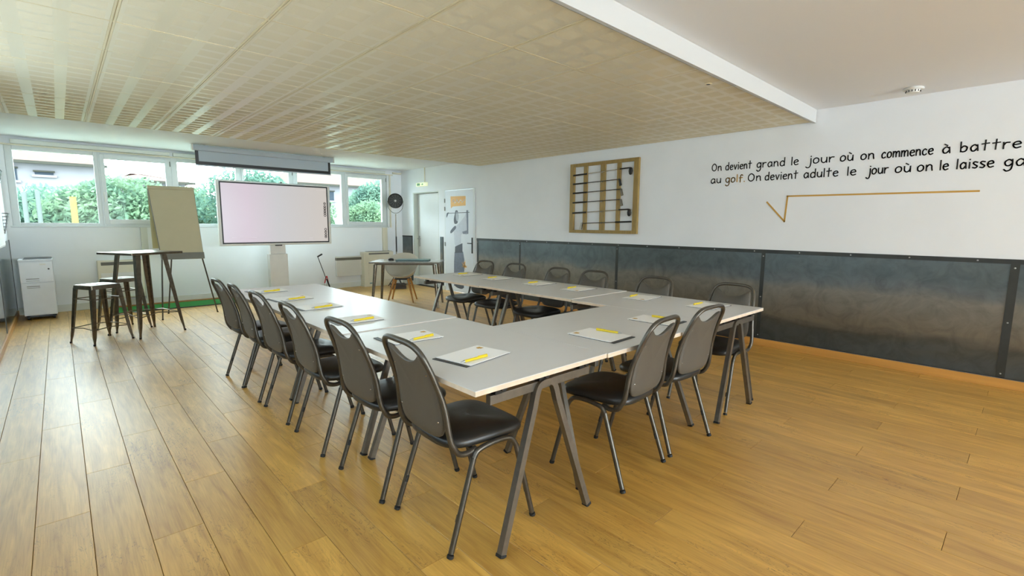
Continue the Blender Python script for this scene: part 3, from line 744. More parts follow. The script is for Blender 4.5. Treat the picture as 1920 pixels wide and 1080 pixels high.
place(1.325, 2.235, -3, 1.36, 2.155, 7, 'behind the closest chair back, second in the left row', gp)
place(1.322, 2.87, -2, 1.34, 2.80, 3, 'third in the left row, over the chair back hole', gp)
place(1.325, 3.50, 3, 1.335, 3.42, 8, 'fourth in the left row', gp)
place(1.325, 4.05, 4, 1.34, 3.965, 9, 'last but one at the left row window side', gp)
place(1.315, 4.63, 2, 1.33, 4.55, 6, 'at the window end of the left row', gp)
gp = 'at the short front side'
place(2.145, 1.578, 92, 2.228, 1.59, 100, 'at the short front side, left of the front chair', gp)
place(2.765, 1.60, 93, 2.84, 1.60, 102, 'at the short front side, between two chair backs', gp)
gp = 'along the steel wall side'
for (x, y, r_, wh) in ((3.585, 1.645, 178, 'at the right front corner of the tables'), (3.575, 2.215, 186, 'last but one towards the right corner, steel wall side'),
                       (3.56, 2.89, 184, 'fourth from the golfer door, steel wall side'), (3.57, 3.42, 181, 'third from the golfer door, steel wall side'),
                       (3.58, 4.08, 183, 'second from the golfer door, steel wall side'), (3.58, 4.63, 180, 'in front of the golfer door, steel wall side')):
    place(x, y, r_, x-.01, y+.078, r_+3, wh, gp)

# ------------------------------------------------------------------ metal bar table and stools
def metal_leg(parent, top, foot, w0, w1, c):
    """V section sheet leg, wide near the top and pinched to a foot."""
    T, F = Vector(top), Vector(foot); out = Vector((F.x-c[0], F.y-c[1], 0)).normalized(); side = Vector((-out.y, out.x, 0))
    rings = []
    for t, w_ in ((0, w0), (.35, w0*.86), (.72, w1*1.25), (.86, w1*1.0), (.94, w1*.62), (1, w1*.6)):
        p = T.lerp(F, t); p.z = T.z+(F.z-T.z)*t
        rings.append([p+side*w_/2-out*w_*.5, p+out*.006, p-side*w_/2-out*w_*.5, p-side*w_*.32-out*w_*.5, p-out*w_*.30, p+side*w_*.32-out*w_*.5])
    o = MB().loops(rings).build('leg', 'gunmetal', parent)
    MB().tube([F+Vector((0, 0, .018)), F+Vector((0, 0, .0005))], .011, 8).build('foot_cap', 'rubber', o, smooth=50)
    return o
def stool():
    r = empty('bar_stool'); hs = .152; hf = .20; Z = .655
    n = []
    def sq(h, z, k=.02):
        out = []
        for sx_, sy_ in ((1, 1), (-1, 1), (-1, -1), (1, -1)):
            for a in range(5):
                an = math.atan2(sy_, sx_)-math.pi/4+a*math.pi/8
                out.append((sx_*(h-k)+k*math.cos(an), sy_*(h-k)+k*math.sin(an), z))
        return out
    MB().loops([sq(hs+.004, Z-.045), sq(hs, Z-.006), sq(hs-.006, Z), sq(hs-.02, Z-.002), sq(hs-.06, Z-.006, .03)]).build('seat', 'gunmetal', r, smooth=35)
    MB().lathe([(.016, 0), (.016, .002)], n=14, c=(0, 0, Z-.0062)).build('grip_hole', 'black', r)
    for sx_, sy_ in ((1, 1), (-1, 1), (-1, -1), (1, -1)):
        metal_leg(r, (sx_*(hs-.005), sy_*(hs-.005), Z-.03), (sx_*hf, sy_*hf, 0), .062, .036, (0, 0))
    for z, h in ((.17, .188), (.50, .160)):
        for a, b_ in (((1, 1), (-1, 1)), ((-1, 1), (-1, -1)), ((-1, -1), (1, -1)), ((1, -1), (1, 1))):
            MB().tube([(a[0]*h, a[1]*h, z), ((a[0]+b_[0])*h*.47, (a[1]+b_[1])*h*.47, z+(.012 if z < .3 else .0)), (b_[0]*h, b_[1]*h, z)], .0055, 6).build('foot_rail' if z < .3 else 'brace', 'gunmetal', r, smooth=50)
    return r
s1 = stool(); s1.location = (.268, 7.16, 0); s1.rotation_euler = (0, 0, R(-62)); tag(s1, 'brushed metal bar stool in front, nearer the cabinet and left wall', 'stool', 'metal bar stools')
s2 = copy_tree(s1); s2.location = (.52, 7.80, 0); s2.rotation_euler = (0, 0, R(-66)); tag(s2, 'brushed metal bar stool behind, half hidden by the bar table', 'stool', 'metal bar stools')
bt = empty('bar_table', (.705, 7.33, 0), R(-62)); tag(bt, 'tall square brushed metal bar table beside the two stools', 'table')
BZ = 1.0
MB().box(-.30, .30, -.30, .30, BZ-.028, BZ).build('tabletop', 'gunmetal', bt, bevel=.006)
for sx_, sy_ in ((1, 1), (-1, 1), (-1, -1), (1, -1)):
    metal_leg(bt, (sx_*.175, sy_*.175, BZ-.03), (sx_*.272, sy_*.272, 0), .075, .042, (0, 0))
for a, b_ in (((1, 1), (-1, 1)), ((-1, 1), (-1, -1)), ((-1, -1), (1, -1)), ((1, -1), (1, 1))):
    h = .245; MB().tube([(a[0]*h, a[1]*h, .24), ((a[0]+b_[0])*h*.42, (a[1]+b_[1])*h*.42, .27), (b_[0]*h, b_[1]*h, .24)], .006, 6).build('foot_rail', 'gunmetal', bt, smooth=50)

# ------------------------------------------------------------------ pedestal cabinet
cb = empty('pedestal_cabinet', (-.27, 9.52, 0)); tag(cb, 'pale grey two drawer filing cabinet on castors in the left corner', 'cabinet')
MB().box(-.168, .168, -.21, .25, .06, .815).build('body', 'cab', cb, bevel=.004)
MB().box(-.172, .172, -.225, .255, .815, .832).build('top', 'cab', cb, bevel=.004)
MB().box(-.12, .165, -.20, .25, .832, .838).build('top_mat', 'black', cb)
MB().box(-.155, .155, -.19, .24, .035, .06).build('plinth', 'black', cb)
for z0, z1 in ((.52, .80), (.07, .512)):
    d = MB().box(-.166, .166, -.228, -.21, z0, z1).build('drawer', 'cab', cb, bevel=.004)
    MB().box(-.11, .02, -.236, -.228, z1-.05 if z0 < .3 else z0+.045, z1-.042 if z0 < .3 else z0+.053).box(-.11, .02, -.233, -.228, z1-.07 if z0 < .3 else z0+.02, z1-.066 if z0 < .3 else z0+.024).build('handle', 'fascgrey', d)
MB().lathe([(.011, 0), (.011, -.006)], n=12, axis='y', c=(.125, -.229, .70)).build('lock', 'black', cb, smooth=40)
MB().box(.04, .10, -.2295, -.2285, .755, .775).build('sticker', 'plastic', cb)
for x in (-.13, .13):
    for y in (-.17, .2):
        MB().tube([(x-.012, y, .028), (x+.012, y, .028)], .0275, 12).box(x-.014, x+.014, y-.02, y+.02, .03, .06).build('castor', 'black', cb, smooth=40)

# ------------------------------------------------------------------ heaters
h1 = empty('convector_heater', (.675, YW-.002, 0)); tag(h1, 'cream convector heater on the window wall behind the bar stools', 'heater')
MB().box(-.285, .285, -.13, 0, .15, .755).build('body', 'heater', h1, bevel=.012)
MB().box(-.24, .24, -.134, -.10, .68, .728).build('grille', 'hgrey', h1)
MB().box(-.25, .25, -.134, -.13, .17, .56).build('front_panel', 'plastic', h1, bevel=.006)
h2 = empty('panel_radiator', (4.46, YW-.002, 0)); tag(h2, 'flat white panel radiator with grey top band on the window wall', 'radiator')
MB().box(-.28, .28, -.07, 0, .25, .665).build('body', 'plastic', h2, bevel=.006)
MB().box(-.281, .281, -.075, -.004, .585, .64).build('top_band', 'hgrey', h2)
h3 = empty('storage_heater', (5.08, YW-.002, 0)); tag(h3, 'large cream storage heater in the corner beside the flat radiator', 'heater')
MB().box(-.35, .35, -.20, 0, .03, .745).build('body', 'heater', h3, bevel=.012)
MB().box(-.36, .36, -.205, 0, .0, .04).build('plinth', 'heater', h3)
MB().box(-.24, .24, -.16, -.04, .742, .754).box(-.24, .24, -.204, -.198, .69, .725).build('grille', 'hgrey', h3)
MB().box(-.26, .33, -.206, -.198, .12, .64).build('front_panel', 'heater', h3, bevel=.006)
MB().box(.27, .33, -.16, -.08, .745, .765).build('control_box', 'plastic', h3)
MB().box(-.24, -.17, -.2075, -.2045, .06, .085).build('badge', 'teal', h3)

# ------------------------------------------------------------------ flip chart
fc = empty('flip_chart', (1.26, 8.35, 0)); tag(fc, 'flip chart easel with blank beige paper standing before the windows', 'flip chart')
def FB(u, v, d=0):      # board coordinates: u 0..1 across, v 0 bottom..1 top
    a = Vector((-.265+.0, -.20, .925)).lerp(Vector((.255, -.14, .918)), u); b_ = Vector((-.31, .13, 1.85)).lerp(Vector((.245, .15, 1.855)), u)
    p = a.lerp(b_, v); return p+Vector((0, -.94, .33)).normalized()*d
def slab(u0, u1, v0, v1, d0, d1, name, m, par=fc):
    vs = [FB(u, v, d) for d in (d0, d1) for v in (v0, v1) for u in (u0, u1)]
    return MB().add(vs, [(0, 2, 3, 1), (4, 5, 7, 6), (0, 1, 5, 4), (2, 6, 7, 3), (0, 4, 6, 2), (1, 3, 7, 5)]).build(name, m, par)
slab(0, 1, 0, 1, -.012, 0, 'board', 'fascgrey')
slab(.015, .99, .0, .97, .002, .008, 'paper_pad', 'flip')
slab(0, 1, .955, 1.0, .008, .022, 'clamp_bar', 'flip')
slab(-.005, 1.005, -.09, -.0, 0, .03, 'pen_tray', 'fascgrey')
bs = MB().add([(-.31, .14, 1.85), (.10, .16, 1.85), (.10, .24, .98), (-.295, .22, .98), (-.31, .143, 1.85), (.10, .163, 1.85), (.10, .243, .98), (-.295, .223, .98)], [(0, 1, 2, 3), (7, 6, 5, 4), (0, 4, 5, 1), (1, 5, 6, 2), (2, 6, 7, 3), (3, 7, 4, 0)]).build('turned_sheets', 'flipback', fc)
for a, b_ in ((FB(.02, -.08, -.02), (-.30, -.19, 0)), (FB(.96, -.08, -.02), (.415, .03, 0)), ((-.05, .16, 1.2), (-.16, .34, 0))):
    MB().tube([a, b_], .0095, 8).build('leg', 'steel', fc, smooth=50)
    MB().tube([Vector(b_)+Vector((0, 0, .015)), Vector(b_)+Vector((0, 0, .0005))], .012, 8).build('foot_cap', 'rubber', fc, smooth=50)

# ------------------------------------------------------------------ putting mat
mt = empty('putting_mat', (1.75, 9.45, 0)); tag(mt, 'green putting mat lying along the foot of the window wall', 'mat')
MB().box(-1.25, .60, -.30, .30, .0, .012).build('turf', 'turf', mt)
MB().box(-1.26, .61, .30, .36, .0, .03).build('border', 'legwood', mt)
MB().box(-1.26, .61, -.315, -.30, .0, .014).build('hem', 'black', mt)

# ------------------------------------------------------------------ interactive display
ds = empty('interactive_display', (2.86, 9.2, 0)); tag(ds, 'large interactive touch display on a white lifting column', 'display')
MB().box(-.925, .955, -.03, .04, .965, 2.052).build('bezel', 'plastic', ds, bevel=.012)
MB().box(-.882, .907, -.033, -.03, .998, 2.027).build('black_border', 'black', ds)
sc = MB().box(-.862, .885, -.036, -.033, 1.02, 2.005).build('screen_glass', 'screen', ds)
ic = MB()
def icon(u, z, r_=.019):
    pts = [(u+r_*math.cos(a), -.0365, z+r_*math.sin(a)) for a in [k*math.pi/5 for k in range(10)]]
    ic.tube(pts, .0055, 4, closed=True)
for z in (1.72, 1.665, 1.625, 1.58, 1.54, 1.50, 1.24, 1.19, 1.14, 1.10): icon(.845, z)
for z in (1.72, 1.66, 1.62, 1.58, 1.545, 1.195, 1.15, 1.105): ic.box(.838, .852, -.0375, -.0365, z-.006, z+.006)
ic.build('screen_icons', 'icon', ds)
MB().box(.70, .87, -.0372, -.0362, 1.955, 1.958).box(.53, .60, -.0372, -.0362, 1.06, 1.062).box(.53, .60, -.0372, -.0362, 1.085, 1.087).box(-.74, -.36, -.0372, -.0362, 1.10, 1.103).build('screen_lines', 'icon2', ds)
MB().box(-.06, .05, -.04, -.01, .95, .967).build('sensor_bar', 'black', ds)
MB().box(.07, .10, -.05, -.02, 2.052, 2.064).build('camera_module', 'black', ds)
MB().box(.958, .975, -.01, .01, 1.68, 1.74).build('pen_holder', 'black', ds)
MB().box(-.13, .13, .04, .14, .80, 1.2).build('upper_column', 'plastic', ds, bevel=.006)
MB().box(-.155, .155, .02, .16, .04, .80).build('column', 'plastic', ds, bevel=.006)
MB().box(-.45, .45, -.25, .35, .0, .04).build('foot_plate', 'plastic', ds, bevel=.006)

# ------------------------------------------------------------------ projection screen
ps = empty('projection_screen', (2.65, 8.85, 2.44)); tag(ps, 'partly lowered projection screen in a grey blue casing under the ceiling', 'screen')
MB().box(-1.06, 1.10, -.05, .05, .0, .083).build('casing', 'cas', ps, bevel=.012)
for x0, x1 in ((-1.075, -1.055), (1.095, 1.12)): MB().box(x0, x1, -.055, .055, -.005, .09).build('end_cap', 'plastic', ps, bevel=.006)
MB().box(-1.03, 1.06, -.002, .0, -.205, .02).build('fabric', 'fabric', ps)
MB().box(-1.03, -.985, -.0035, -.002, -.205, 0).box(1.02, 1.06, -.0035, -.002, -.205, 0).box(-.985, 1.02, -.0035, -.002, -.205, -.155).build('black_border', 'black', ps)
MB().box(-1.035, 1.065, -.012, .010, -.222, -.205).build('bottom_bar', 'cas', ps, bevel=.003)
MB().tube([(.07, -.001, -.222), (.08, -.001, -.245), (.12, -.001, -.255), (.16, -.001, -.245), (.17, -.001, -.222)], .003, 6).build('pull_handle', 'plastic', ps, smooth=50)
for x in (-.9, .95): MB().box(x-.015, x+.015, -.02, .02, .083, .095).build('bracket', 'alu', ps)

# ------------------------------------------------------------------ putter with red stand
pt = empty('golf_club', (3.70, 9.6, 0)); tag(pt, 'black golf putter standing upside down by a red stand, left of the flat radiator', 'golf club')
MB().tube([(.23, .02, .03), (.0, 0, .70)], .007, 8).build('shaft', 'black', pt, smooth=50)
MB().tube([(.25, .02, .0), (.17, .014, .24)], .013, 8).build('grip', 'grip', pt, smooth=50)
MB().box(-.005, .10, -.015, .015, -.012, .012).build('head', 'black', pt)
hd = [c for c in pt.children if c.name.startswith('head')][0]; hd.location = (0, 0, .70); hd.rotation_euler = (0, R(-28), 0)
cs = empty('club_stand', (3.86, 9.6, 0)); tag(cs, 'small red prong stand beneath the leaning putter', 'stand')
MB().tube([(-.03, .035, .16), (.0, .03, .28), (.02, .035, .30)], .012, 8).tube([(.05, .035, .14), (.02, .035, .30)], .010, 8).build('clip', 'red', cs, smooth=50)
for x in (-.04, .01): MB().tube([(x, .035, .0), (x+.005, .035, .17)], .005, 6).build('prong', 'alu', cs, smooth=50)

# ------------------------------------------------------------------ desk, shell chair, things on desk
dk = empty('writing_desk', (4.20, 7.05, 0), R(-42)); tag(dk, 'small dark topped desk with splayed metal legs before the far corner', 'desk')
MB().box(-.56, .56, -.32, .34, .722, .745).build('desktop', 'desktop', dk, bevel=.003)
MB().box(-.48, .48, -.27, -.24, .695, .722).box(-.48, .48, .24, .27, .695, .722).build('apron', 'gunmetal', dk)
for sx_, sy_ in ((-1, -1), (1, -1), (1, 1), (-1, 1)):
    MB().tube([(sx_*.47, sy_*.25, .70), (sx_*.53, sy_*.30, 0)], [.030, .019], 8).build('leg', 'gunmetal', dk, smooth=50)
ec = empty('shell_armchair', (4.36, 7.52, 0), R(-130)); tag(ec, 'white shell armchair with four splayed beech legs behind the desk', 'chair')
# shell: parametric bucket, local +x is forward
NU, NV = 28, 12; vs = []; fs = []
def shellpt(u, v, off):
    a = 2*math.pi*u/NU; cx_, sy_ = math.cos(a), math.sin(a)
    t = v/(NV-1)
    rx = .24+.03*(1-abs(cx_)); ry = .29
    back = max(0, -cx_); side = abs(sy_)
    rim = .455+.0*1+.22*side**2*(1-.55*max(0, cx_))+.38*back**1.5
    r_ = t**.62
    z = .42+off*0+(rim-.42)*t**2.2
    lean = -.10*back*t**3
    k = 1+off
    return (cx_*rx*r_*k+lean, sy_*ry*r_*k, z+(-.006 if off > 0 else 0))
for layer in (0, 1):
    for v in range(NV):
        for u in range(NU): vs.append(shellpt(u, max(v, .02), .02*layer))
base = NU*NV
for l_ in (0, 1):
    for v in range(NV-1):
        for u in range(NU):
            u2 = (u+1) % NU; q = (l_*base+v*NU+u, l_*base+v*NU+u2, l_*base+(v+1)*NU+u2, l_*base+(v+1)*NU+u); fs.append(q if l_ == 0 else q[::-1])
for u in range(NU):
    u2 = (u+1) % NU; fs.append(((NV-1)*NU+u, (NV-1)*NU+u2, base+(NV-1)*NU+u2, base+(NV-1)*NU+u))
fs.append(tuple(range(NU))); fs.append(tuple(base+j for j in range(NU)))
MB().add(vs, fs).build('shell', 'shell', ec, smooth=60)
for sx_, sy_ in ((1, 1), (1, -1), (-1, 1), (-1, -1)):
    MB().tube([(sx_*.11, sy_*.12, .405), (sx_*.21, sy_*.22, 0)], [.021, .012], 8).build('leg', 'legwood', ec, smooth=50)
MB().tube([(-.15, -.16, .30), (.15, .16, .30)], .005, 6).tube([(-.15, .16, .30), (.15, -.16, .30)], .005, 6).box(-.11, .11, -.12, .12, .385, .41).build('under_frame', 'black', ec)
lp = empty('laptop', (4.31, 7.06, .7455), R(-42)); tag(lp, 'closed teal grey laptop lying flat on the small desk', 'laptop')
MB().box(-.27, .27, -.12, .14, 0, .012).build('base', 'teal', lp, bevel=.003)
MB().box(-.27, .27, -.12, .14, .013, .02).build('lid', 'teal', lp, bevel=.003)
ms = MB().lathe([(.0, .0), (.036, 0), (.04, .012), (.03, .026), (.01, .032)], n=16).build('computer_mouse', 'black', None, smooth=60, origin=(0, 0, 0)); ms.location = (4.06, 7.35, .7455); ms.scale = (1.3, .9, 1); tag(ms, 'black computer mouse beside the laptop on the small desk', 'mouse')
ct = empty('wooden_crate', (5.15, 9.05, 0), R(-20)); tag(ct, 'dark slatted crate on the floor behind the white shell chair', 'crate')
for z in (.02, .07):
    for s in (-1, 1):
        MB().box(-.15, .15, s*.10-.006, s*.10+.006, z, z+.035).build('slat', 'crate', ct)
        MB().box(s*.142-.006, s*.142+.006, -.094, .094, z, z+.035).build('slat', 'crate', ct)
MB().box(-.148, .148, -.106, .106, .0, .018).build('bottom', 'crate', ct)

# ------------------------------------------------------------------ floor lamp with studio style head
fp = empty('floor_lamp', (5.34, 9.42, 0)); tag(fp, 'black studio style floor lamp with round louvred head in the far corner', 'floor lamp')
MB().tube([(0, 0, .25), (-.005, 0, .9), (0, 0, 1.56)], .011, 8).build('pole', 'gunmetal', fp, smooth=50)
MB().tube([(0, 0, .75), (0, 0, 1.08)], .016, 8).build('pole_sleeve', 'black', fp, smooth=50)
for k in range(3):
    a = 2*math.pi*k/3+.5; MB().tube([(0, 0, .30), (.19*math.cos(a), .19*math.sin(a), .008)], .008, 6).build('leg', 'black', fp, smooth=50)
yk = cr_spline([(-.165, 0, 1.84), (-.150, 0, 1.70), (-.095, 0, 1.62), (-.04, 0, 1.585), (.04, 0, 1.585), (.095, 0, 1.62), (.150, 0, 1.70), (.165, 0, 1.84)], 4)
hr = empty('x'); bpy.data.objects.remove(hr)
ang = math.atan2(-5.34, 9.42)   # the head faces the camera side of the room
def rotz(mb, a): mb.v = [(v[0]*math.cos(a)-v[1]*math.sin(a), v[0]*math.sin(a)+v[1]*math.cos(a), v[2]) for v in mb.v]; return mb
rotz(MB().tube(yk, .006, 6), ang).build('yoke', 'fascgrey', fp, smooth=50)
hd = rotz(MB().lathe([(.03, .12), (.10, .09), (.150, .02), (.158, -.03), (.150, -.035), (.146, -.025), (.14, .01)], n=28, axis='y', c=(0, 0, 1.84)), ang).build('lamp_head', 'black', fp, smooth=40)
rg = MB()
for r_ in (.045, .075, .105, .13):
    rg.tube([(r_*math.cos(a), -.03, 1.84+r_*math.sin(a)) for a in [k*2*math.pi/24 for k in range(24)]], .003, 5, closed=True)
for k in range(6):
    a = k*math.pi/6; rg.tube([(.14*math.cos(a), -.032, 1.84+.14*math.sin(a)), (-.14*math.cos(a), -.032, 1.84-.14*math.sin(a))], .0022, 4)
rotz(rg, ang).build('louvre', 'fascgrey', fp)
rotz(MB().lathe([(.0, 0), (.022, -.002), (.022, -.012), (.012, -.016)], n=16, axis='y', c=(0, -.034, 1.84)), ang).build('hub', 'plastic', fp, smooth=40)

# ------------------------------------------------------------------ exit sign and conduit
ex = empty('exit_sign', (XR-.002, 9.02, 2.15)); tag(ex, 'small lit green and white emergency exit sign above the plain door', 'sign')
MB().box(-.05, 0, -.19, .19, 0, .075).build('housing', 'exitbox', ex, bevel=.004)
g_ = MB().box(-.0515, -.0505, .04, .15, .012, .062)
g_.box(-.0515, -.0505, -.05, .0, .03, .04)
g_.prism([(-.05, .015), (-.05, .06), (-.10, .0375)], lambda a, b_: (-.0505, a, b_), lambda a, b_: (-.0515, a, b_))
g_.build('pictogram', 'green_led', ex)
rn = MB().box(-.0525, -.0515, .09, .10, .045, .055).tube([(-.052, .095, .045), (-.052, .10, .03), (-.052, .085, .018)], .003, 5).tube([(-.052, .10, .03), (-.052, .115, .018)], .003, 5).tube([(-.052, .08, .04), (-.052, .115, .042)], .003, 5)
rn.build('running_figure', 'plastic', ex)
cd_ = MB().tube([(XR-.012, 8.93, 2.225), (XR-.012, 8.93, ZC-.001)], .010, 8).build('conduit', 'heater', None, smooth=50); tag(cd_, 'thin cream conduit rising from the exit sign to the ceiling', 'conduit')

# ------------------------------------------------------------------ smoke detector, ceiling spot
sd = empty('smoke_detector', (5.47, .84, ZC)); tag(sd, 'round white smoke detector on the plain ceiling near the wall', 'detector')
MB().lathe([(.068, 0), (.074, -.010), (.068, -.018)], n=24).build('base', 'plastic', sd, smooth=40)
MB().lathe([(.050, -.018), (.052, -.024), (.045, -.042), (.018, -.047)], n=24).build('sensor_cap', 'plastic', sd, smooth=40)
sl = MB()
for k in range(14):
    a = k*2*math.pi/14; sl.box(.0505*math.cos(a)-.003, .0505*math.cos(a)+.003, .0505*math.sin(a)-.003, .0505*math.sin(a)+.003, -.036, -.022)
sl.build('vents', 'black', sd)
sp_ = empty('ceiling_spot', (3.69, 1.80, ZT)); tag(sp_, 'tiny recessed spot in the tiled ceiling beside the white fascia', 'spotlight')
MB().lathe([(.026, .0005), (.026, -.004), (.016, -.005)], n=18).build('ring', 'tbar', sp_, smooth=40)
MB().lathe([(.015, -.0052), (.012, -.006)], n=14).build('lens', 'black', sp_)

# ------------------------------------------------------------------ framed golf clubs on the right wall
FY, FZ = 4.29, 1.235
cf = empty('club_rack', (XR, FY, FZ)); tag(cf, 'square pallet wood frame hung on the right wall with vertical slats', 'wall rack')
W_, HH = .595, 1.02
cf_t = .05
MB().box(-.045, -.003, -W_, -W_+.075, 0, HH).build('side_board', 'oak', cf, bevel=.003)
MB().box(-.045, -.003, W_-.075, W_, 0, HH).build('side_board', 'oak', cf, bevel=.003)
MB().box(-.045, -.003, -W_+.075, W_-.075, HH-.045, HH).build('top_board', 'oak', cf, bevel=.003)
MB().box(-.045, -.003, -W_+.075, W_-.075, 0, .045).build('bottom_board', 'oak', cf, bevel=.003)
for y, wd in ((.315, .065), (.0, .085), (-.27, .06)): MB().box(-.030, -.004, y-wd/2, y+wd/2, .045, HH-.045).build('slat', 'oak', cf, bevel=.002)
clubs = [(.87, 1, 'wood', 'topmost club in the wall frame, dark driver head at the right'), (.735, 1, 'iron', 'second club from the top in the wall frame, iron head hanging down'),
         (.60, 1, 'iron2', 'third club from the top in the wall frame, silver head and reddish ferrule'), (.46, 1, 'iron2', 'fourth club from the top in the wall frame, short silver head'),
         (.315, 1, 'wood', 'fifth club from the top in the wall frame, dark wedge head at the right'), (.155, -1, 'iron2', 'lowest club in the wall frame, reversed with its head at the left')]
for z, dr, kd, lb in clubs:
    g = empty('golf_club', (XR-.058, FY, FZ+z)); tag(g, lb, 'golf club', 'golf clubs hung in the wooden frame')
    end = {'wood': -.47, 'iron': -.30, 'iron2': -.33}[kd]*dr; st = .52*dr
    tilt = .012*dr if kd != 'wood' else .02
    MB().tube([(0, st, -tilt), (0, end, tilt)], .0055, 8).build('shaft', 'chrome' if kd == 'wood' else 'black', g, smooth=50)
    MB().tube([(0, st, -tilt), (0, st-.26*dr, -tilt*.5)], .011, 8).build('grip', 'grip', g, smooth=50)
    if kd == 'wood':
        MB().tube([(0, end+.16*dr, tilt*.8), (0, end, tilt)], .009, 8).build('hosel', 'black', g, smooth=50)
        MB().loops([[(x+0, end+dr*(-.01)+y*.9, tilt-.045+zz) for (x, y, zz) in [(k_*.022*math.cos(a), k_*.035*math.sin(a), hz) for a in [j*2*math.pi/14 for j in range(14)]]] for hz, k_ in ((.05, .3), (.035, .8), (0, 1), (-.035, .8), (-.05, .35))]).build('head', 'black', g, smooth=60)
    else:
        MB().loops([[(dx, end+a_, tilt+b_) for a_, b_ in ((.012*dr, .012), (-.02*dr, .004), (-.045*dr, -.085), (-.012*dr, -.095), (.004*dr, -.02))] for dx in (-.008, .008)]).build('head', 'gunmetal' if kd == 'iron2' else 'black', g, bevel=.002)
    for y in (0,): MB().box(.004, .028, y-.008, y+.008, -.012, -.006).build('hook', 'alu', g)

# ------------------------------------------------------------------ left wall items (seen edge on)
wb = empty('whiteboard', (XL+.012, 7.2, 1.05)); tag(wb, 'white glossy board edge on the left wall at the picture border', 'board')
MB().box(.002, .03, -1.2, 1.33, 0, 1.2).build('panel', 'fascia', wb, bevel=.002)
MB().box(.03, .034, -1.18, 1.31, .02, 1.18).build('writing_surface', 'paper', wb)
for nm, y, z0, z1, lb in (('r', 9.35, 1.19, 1.455, 'lower black mesh wall holder on the left wall beside the window'), ('r', 9.0, 1.70, 1.985, 'upper black mesh wall holder on the left wall at the picture edge')):
    wr = empty('wall_holder', (XL, y, z0)); tag(wr, lb, 'wall holder', 'black wall holders')
    h = z1-z0
    o = MB()
    for k in range(7):
        t = k/6; d_ = .005+.055*t
        o.tube([(.002, -.12, h*t), (d_, -.12, h*t), (d_, .12, h*t), (.002, .12, h*t)], .004, 5)
    o.build('wires', 'black', wr)
    MB().add([(.004, -.12, 0), (.058, -.12, h), (.058, .12, h), (.004, .12, 0), (.002, -.12, 0), (.055, -.12, h), (.055, .12, h), (.002, .12, 0)], [(0, 1, 2, 3), (7, 6, 5, 4), (0, 4, 5, 1), (1, 5, 6, 2), (2, 6, 7, 3), (3, 7, 4, 0)]).build('front_mesh', 'folder', wr)

# ------------------------------------------------------------------ outside
gd = MB().box(-40, 60, YW+.25, 90, -.6, -.5).build('ground', 'grass', kind='structure', origin=(0, 10, -.5))
def leaf_mesh(seed, rx, ry, rz, n, m, s=.13):
    rnd = random.Random(seed); mb = MB()
    lobes = [(rnd.uniform(-.45, .45)*rx, rnd.uniform(-.35, .35)*ry, rnd.uniform(-.3, .42)*rz, rnd.uniform(.5, .75)) for _ in range(7)]+[(0, 0, 0, .8)]
    for i in range(n):
        l_ = rnd.choice(lobes); a = rnd.uniform(0, 6.283); b_ = math.asin(rnd.uniform(-1, 1)); q = rnd.uniform(.55, 1)**.5
        c = Vector((l_[0]+rx*l_[3]*q*math.cos(a)*math.cos(b_), l_[1]+ry*l_[3]*q*math.sin(a)*math.cos(b_), l_[2]+rz*l_[3]*q*math.sin(b_)))
        d = Vector((rnd.gauss(0, 1), rnd.gauss(0, 1), rnd.gauss(.5, 1))).normalized(); e = d.orthogonal().normalized()
        e.rotate(Matrix.Rotation(rnd.uniform(0, 6.28), 3, d)); w2 = s*rnd.uniform(.6, 1.2)
        f = d.cross(e); o = len(mb.v)
        mb.v += [tuple(c+e*w2), tuple(c+f*w2*.45), tuple(c-e*w2), tuple(c-f*w2*.45)]; mb.f.append((o, o+1, o+2, o+3))
    me = bpy.data.meshes.new('foliage'); me.from_pydata(mb.v, [], mb.f); me.materials.append(M[m]); return me
lm = [leaf_mesh(1, 1.7, 1.2, 1.3, 9000, 'leaf', .085), leaf_mesh(2, 1.5, 1.2, 1.35, 9000, 'leaf2', .08), leaf_mesh(3, 1.8, 1.3, 1.2, 9000, 'leaf', .085)]
trees = [(-2.2, 17.5, 1.05, 1.0), (-.35, 18.6, 1.15, .95), (1.0, 17.0, 1.4, 1.0), (2.9, 19.8, 1.35, 1.0), (4.6, 17.4, 1.9, 1.05), (6.5, 19.0, 1.45, 1.0), (8.4, 17.2, 1.2, .8), (10.0, 19.0, 2.0, .95), (12.2, 17.6, 1.3, .9), (14.6, 19.5, 1.5, 1.1)]
names = ['behind the white posts', 'just left of the yellow post', 'right of the yellow post', 'in the second window pane', 'behind the flip chart, tallest on the left', 'left of the display', 'low behind the display', 'in the sixth pane, left and tallest', 'in the sixth pane, on the right', 'hidden at the right end']
for i, (x, y, zc, sc_) in enumerate(trees):
    t = empty('pine_tree', (x, y, -.5)); tag(t, 'bushy green tree outside '+names[i], 'tree', 'trees beyond the windows')
    o = bpy.data.objects.new('foliage', lm[i % 3]); C.objects.link(o); o.parent = t; o.location = (0, 0, zc+.5); o.scale = (sc_, sc_, sc_); o.rotation_euler = (0, 0, i*1.3)
    MB().tube([(0, 0, 0), (.03, .02, zc+.3)], [.12, .07], 8).build('trunk', 'bark', t, smooth=60)
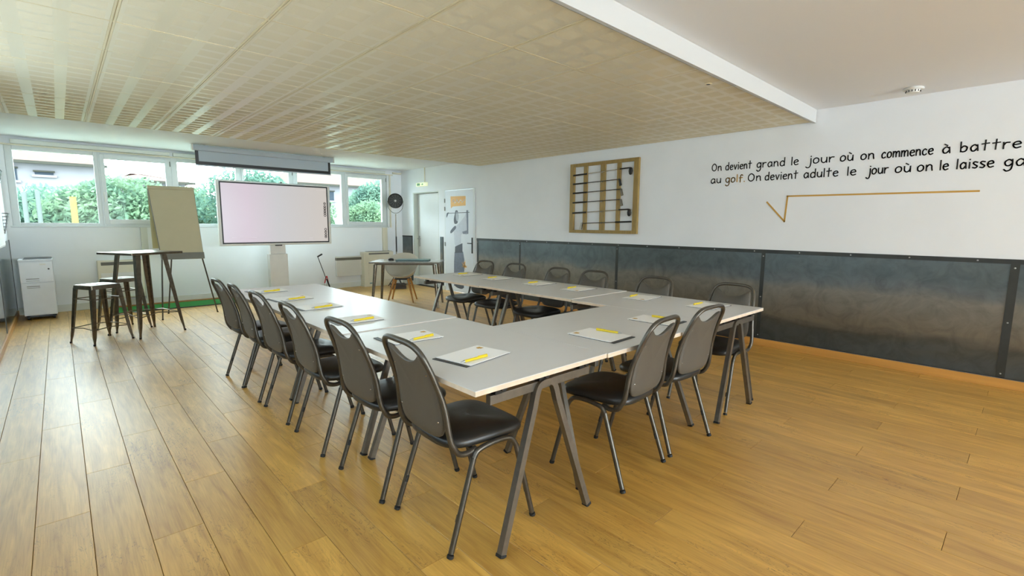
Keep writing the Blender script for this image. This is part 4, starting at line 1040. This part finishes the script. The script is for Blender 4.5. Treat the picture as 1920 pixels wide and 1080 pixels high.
for x, h_, lb in ((-.28, 2.05, 'right white post outside the left window'), (-.50, 2.0, 'left white post outside the left window')):
    p = MB().tube([(x, 15.5, -.5), (x, 15.5, h_)], .045, 10).build('garden_post', 'wpost', None, smooth=40); tag(p, lb, 'post', 'white posts outside')
p = MB().tube([(.31, 15.5, -.5), (.31, 15.5, 1.93)], .06, 12).build('garden_post', 'ypost', None, smooth=40); tag(p, 'yellow post outside the left window before the trees', 'post')
def building(name, label, x0, x1, y0, y1, eave, ridge, wins, rx1=None):
    b_ = empty(name, ((x0+x1)/2, y0, -.5)); tag(b_, label, 'building'); ox, oy, oz = b_.location
    MB().box(x0-ox, x1-ox, 0, y1-y0, 0, eave-oz).build('wall', 'bldg', b_)
    e = .4
    vs = [(x0-e-ox, -e, eave-oz), (x1+e-ox, -e, eave-oz), (x1+e-ox, y1-y0+e, eave-oz), (x0-e-ox, y1-y0+e, eave-oz), (x0+1.5-ox, (y1-y0)/2, ridge-oz), (x1-2.0-ox, (y1-y0)/2, ridge-oz)]
    MB().add(vs, [(0, 1, 5, 4), (1, 2, 5), (2, 3, 4, 5), (3, 0, 4), (0, 3, 2, 1)]).build('roof', 'rooft', b_)
    MB().box(x0-e-ox, x1+e-ox, -e-.08, -e, eave-oz-.1, eave-oz+.02).build('gutter', 'gutter', b_)
    for (a, c, z0, z1) in wins:
        f = MB().box(a-ox, c-ox, -.03, 0, z0-oz, z1-oz).build('window', 'bwin', b_)
        MB().box(a-.1-ox, c+.1-ox, -.12, -.03, z0-.1-oz, z0-oz).build('sill', 'bldg', f)
        MB().box(a-.05-ox, c+.05-ox, -.10, -.03, z1-oz, z1+.07-oz).build('lintel', 'gutter', f)
    return b_
building('house', 'white rendered house with salmon roof in the left window', -9.0, 1.5, 30, 38, 3.92, 5.3, [(-1.9, -1.1, 3.1, 3.6), (-.55, .05, 3.38, 3.5), (-4, -3.2, 3.0, 3.6)])
building('house', 'low pale house with orange roof seen in the second window', 2.2, 5.2, 31.5, 38, 3.45, 4.05, [(2.7, 3.3, 2.6, 3.1)])
building('house', 'long house with pinkish roof behind the right hand windows', 11.8, 26, 33, 42, 3.95, 5.6, [(13, 14, 2.9, 3.5), (16, 17, 2.9, 3.5)])
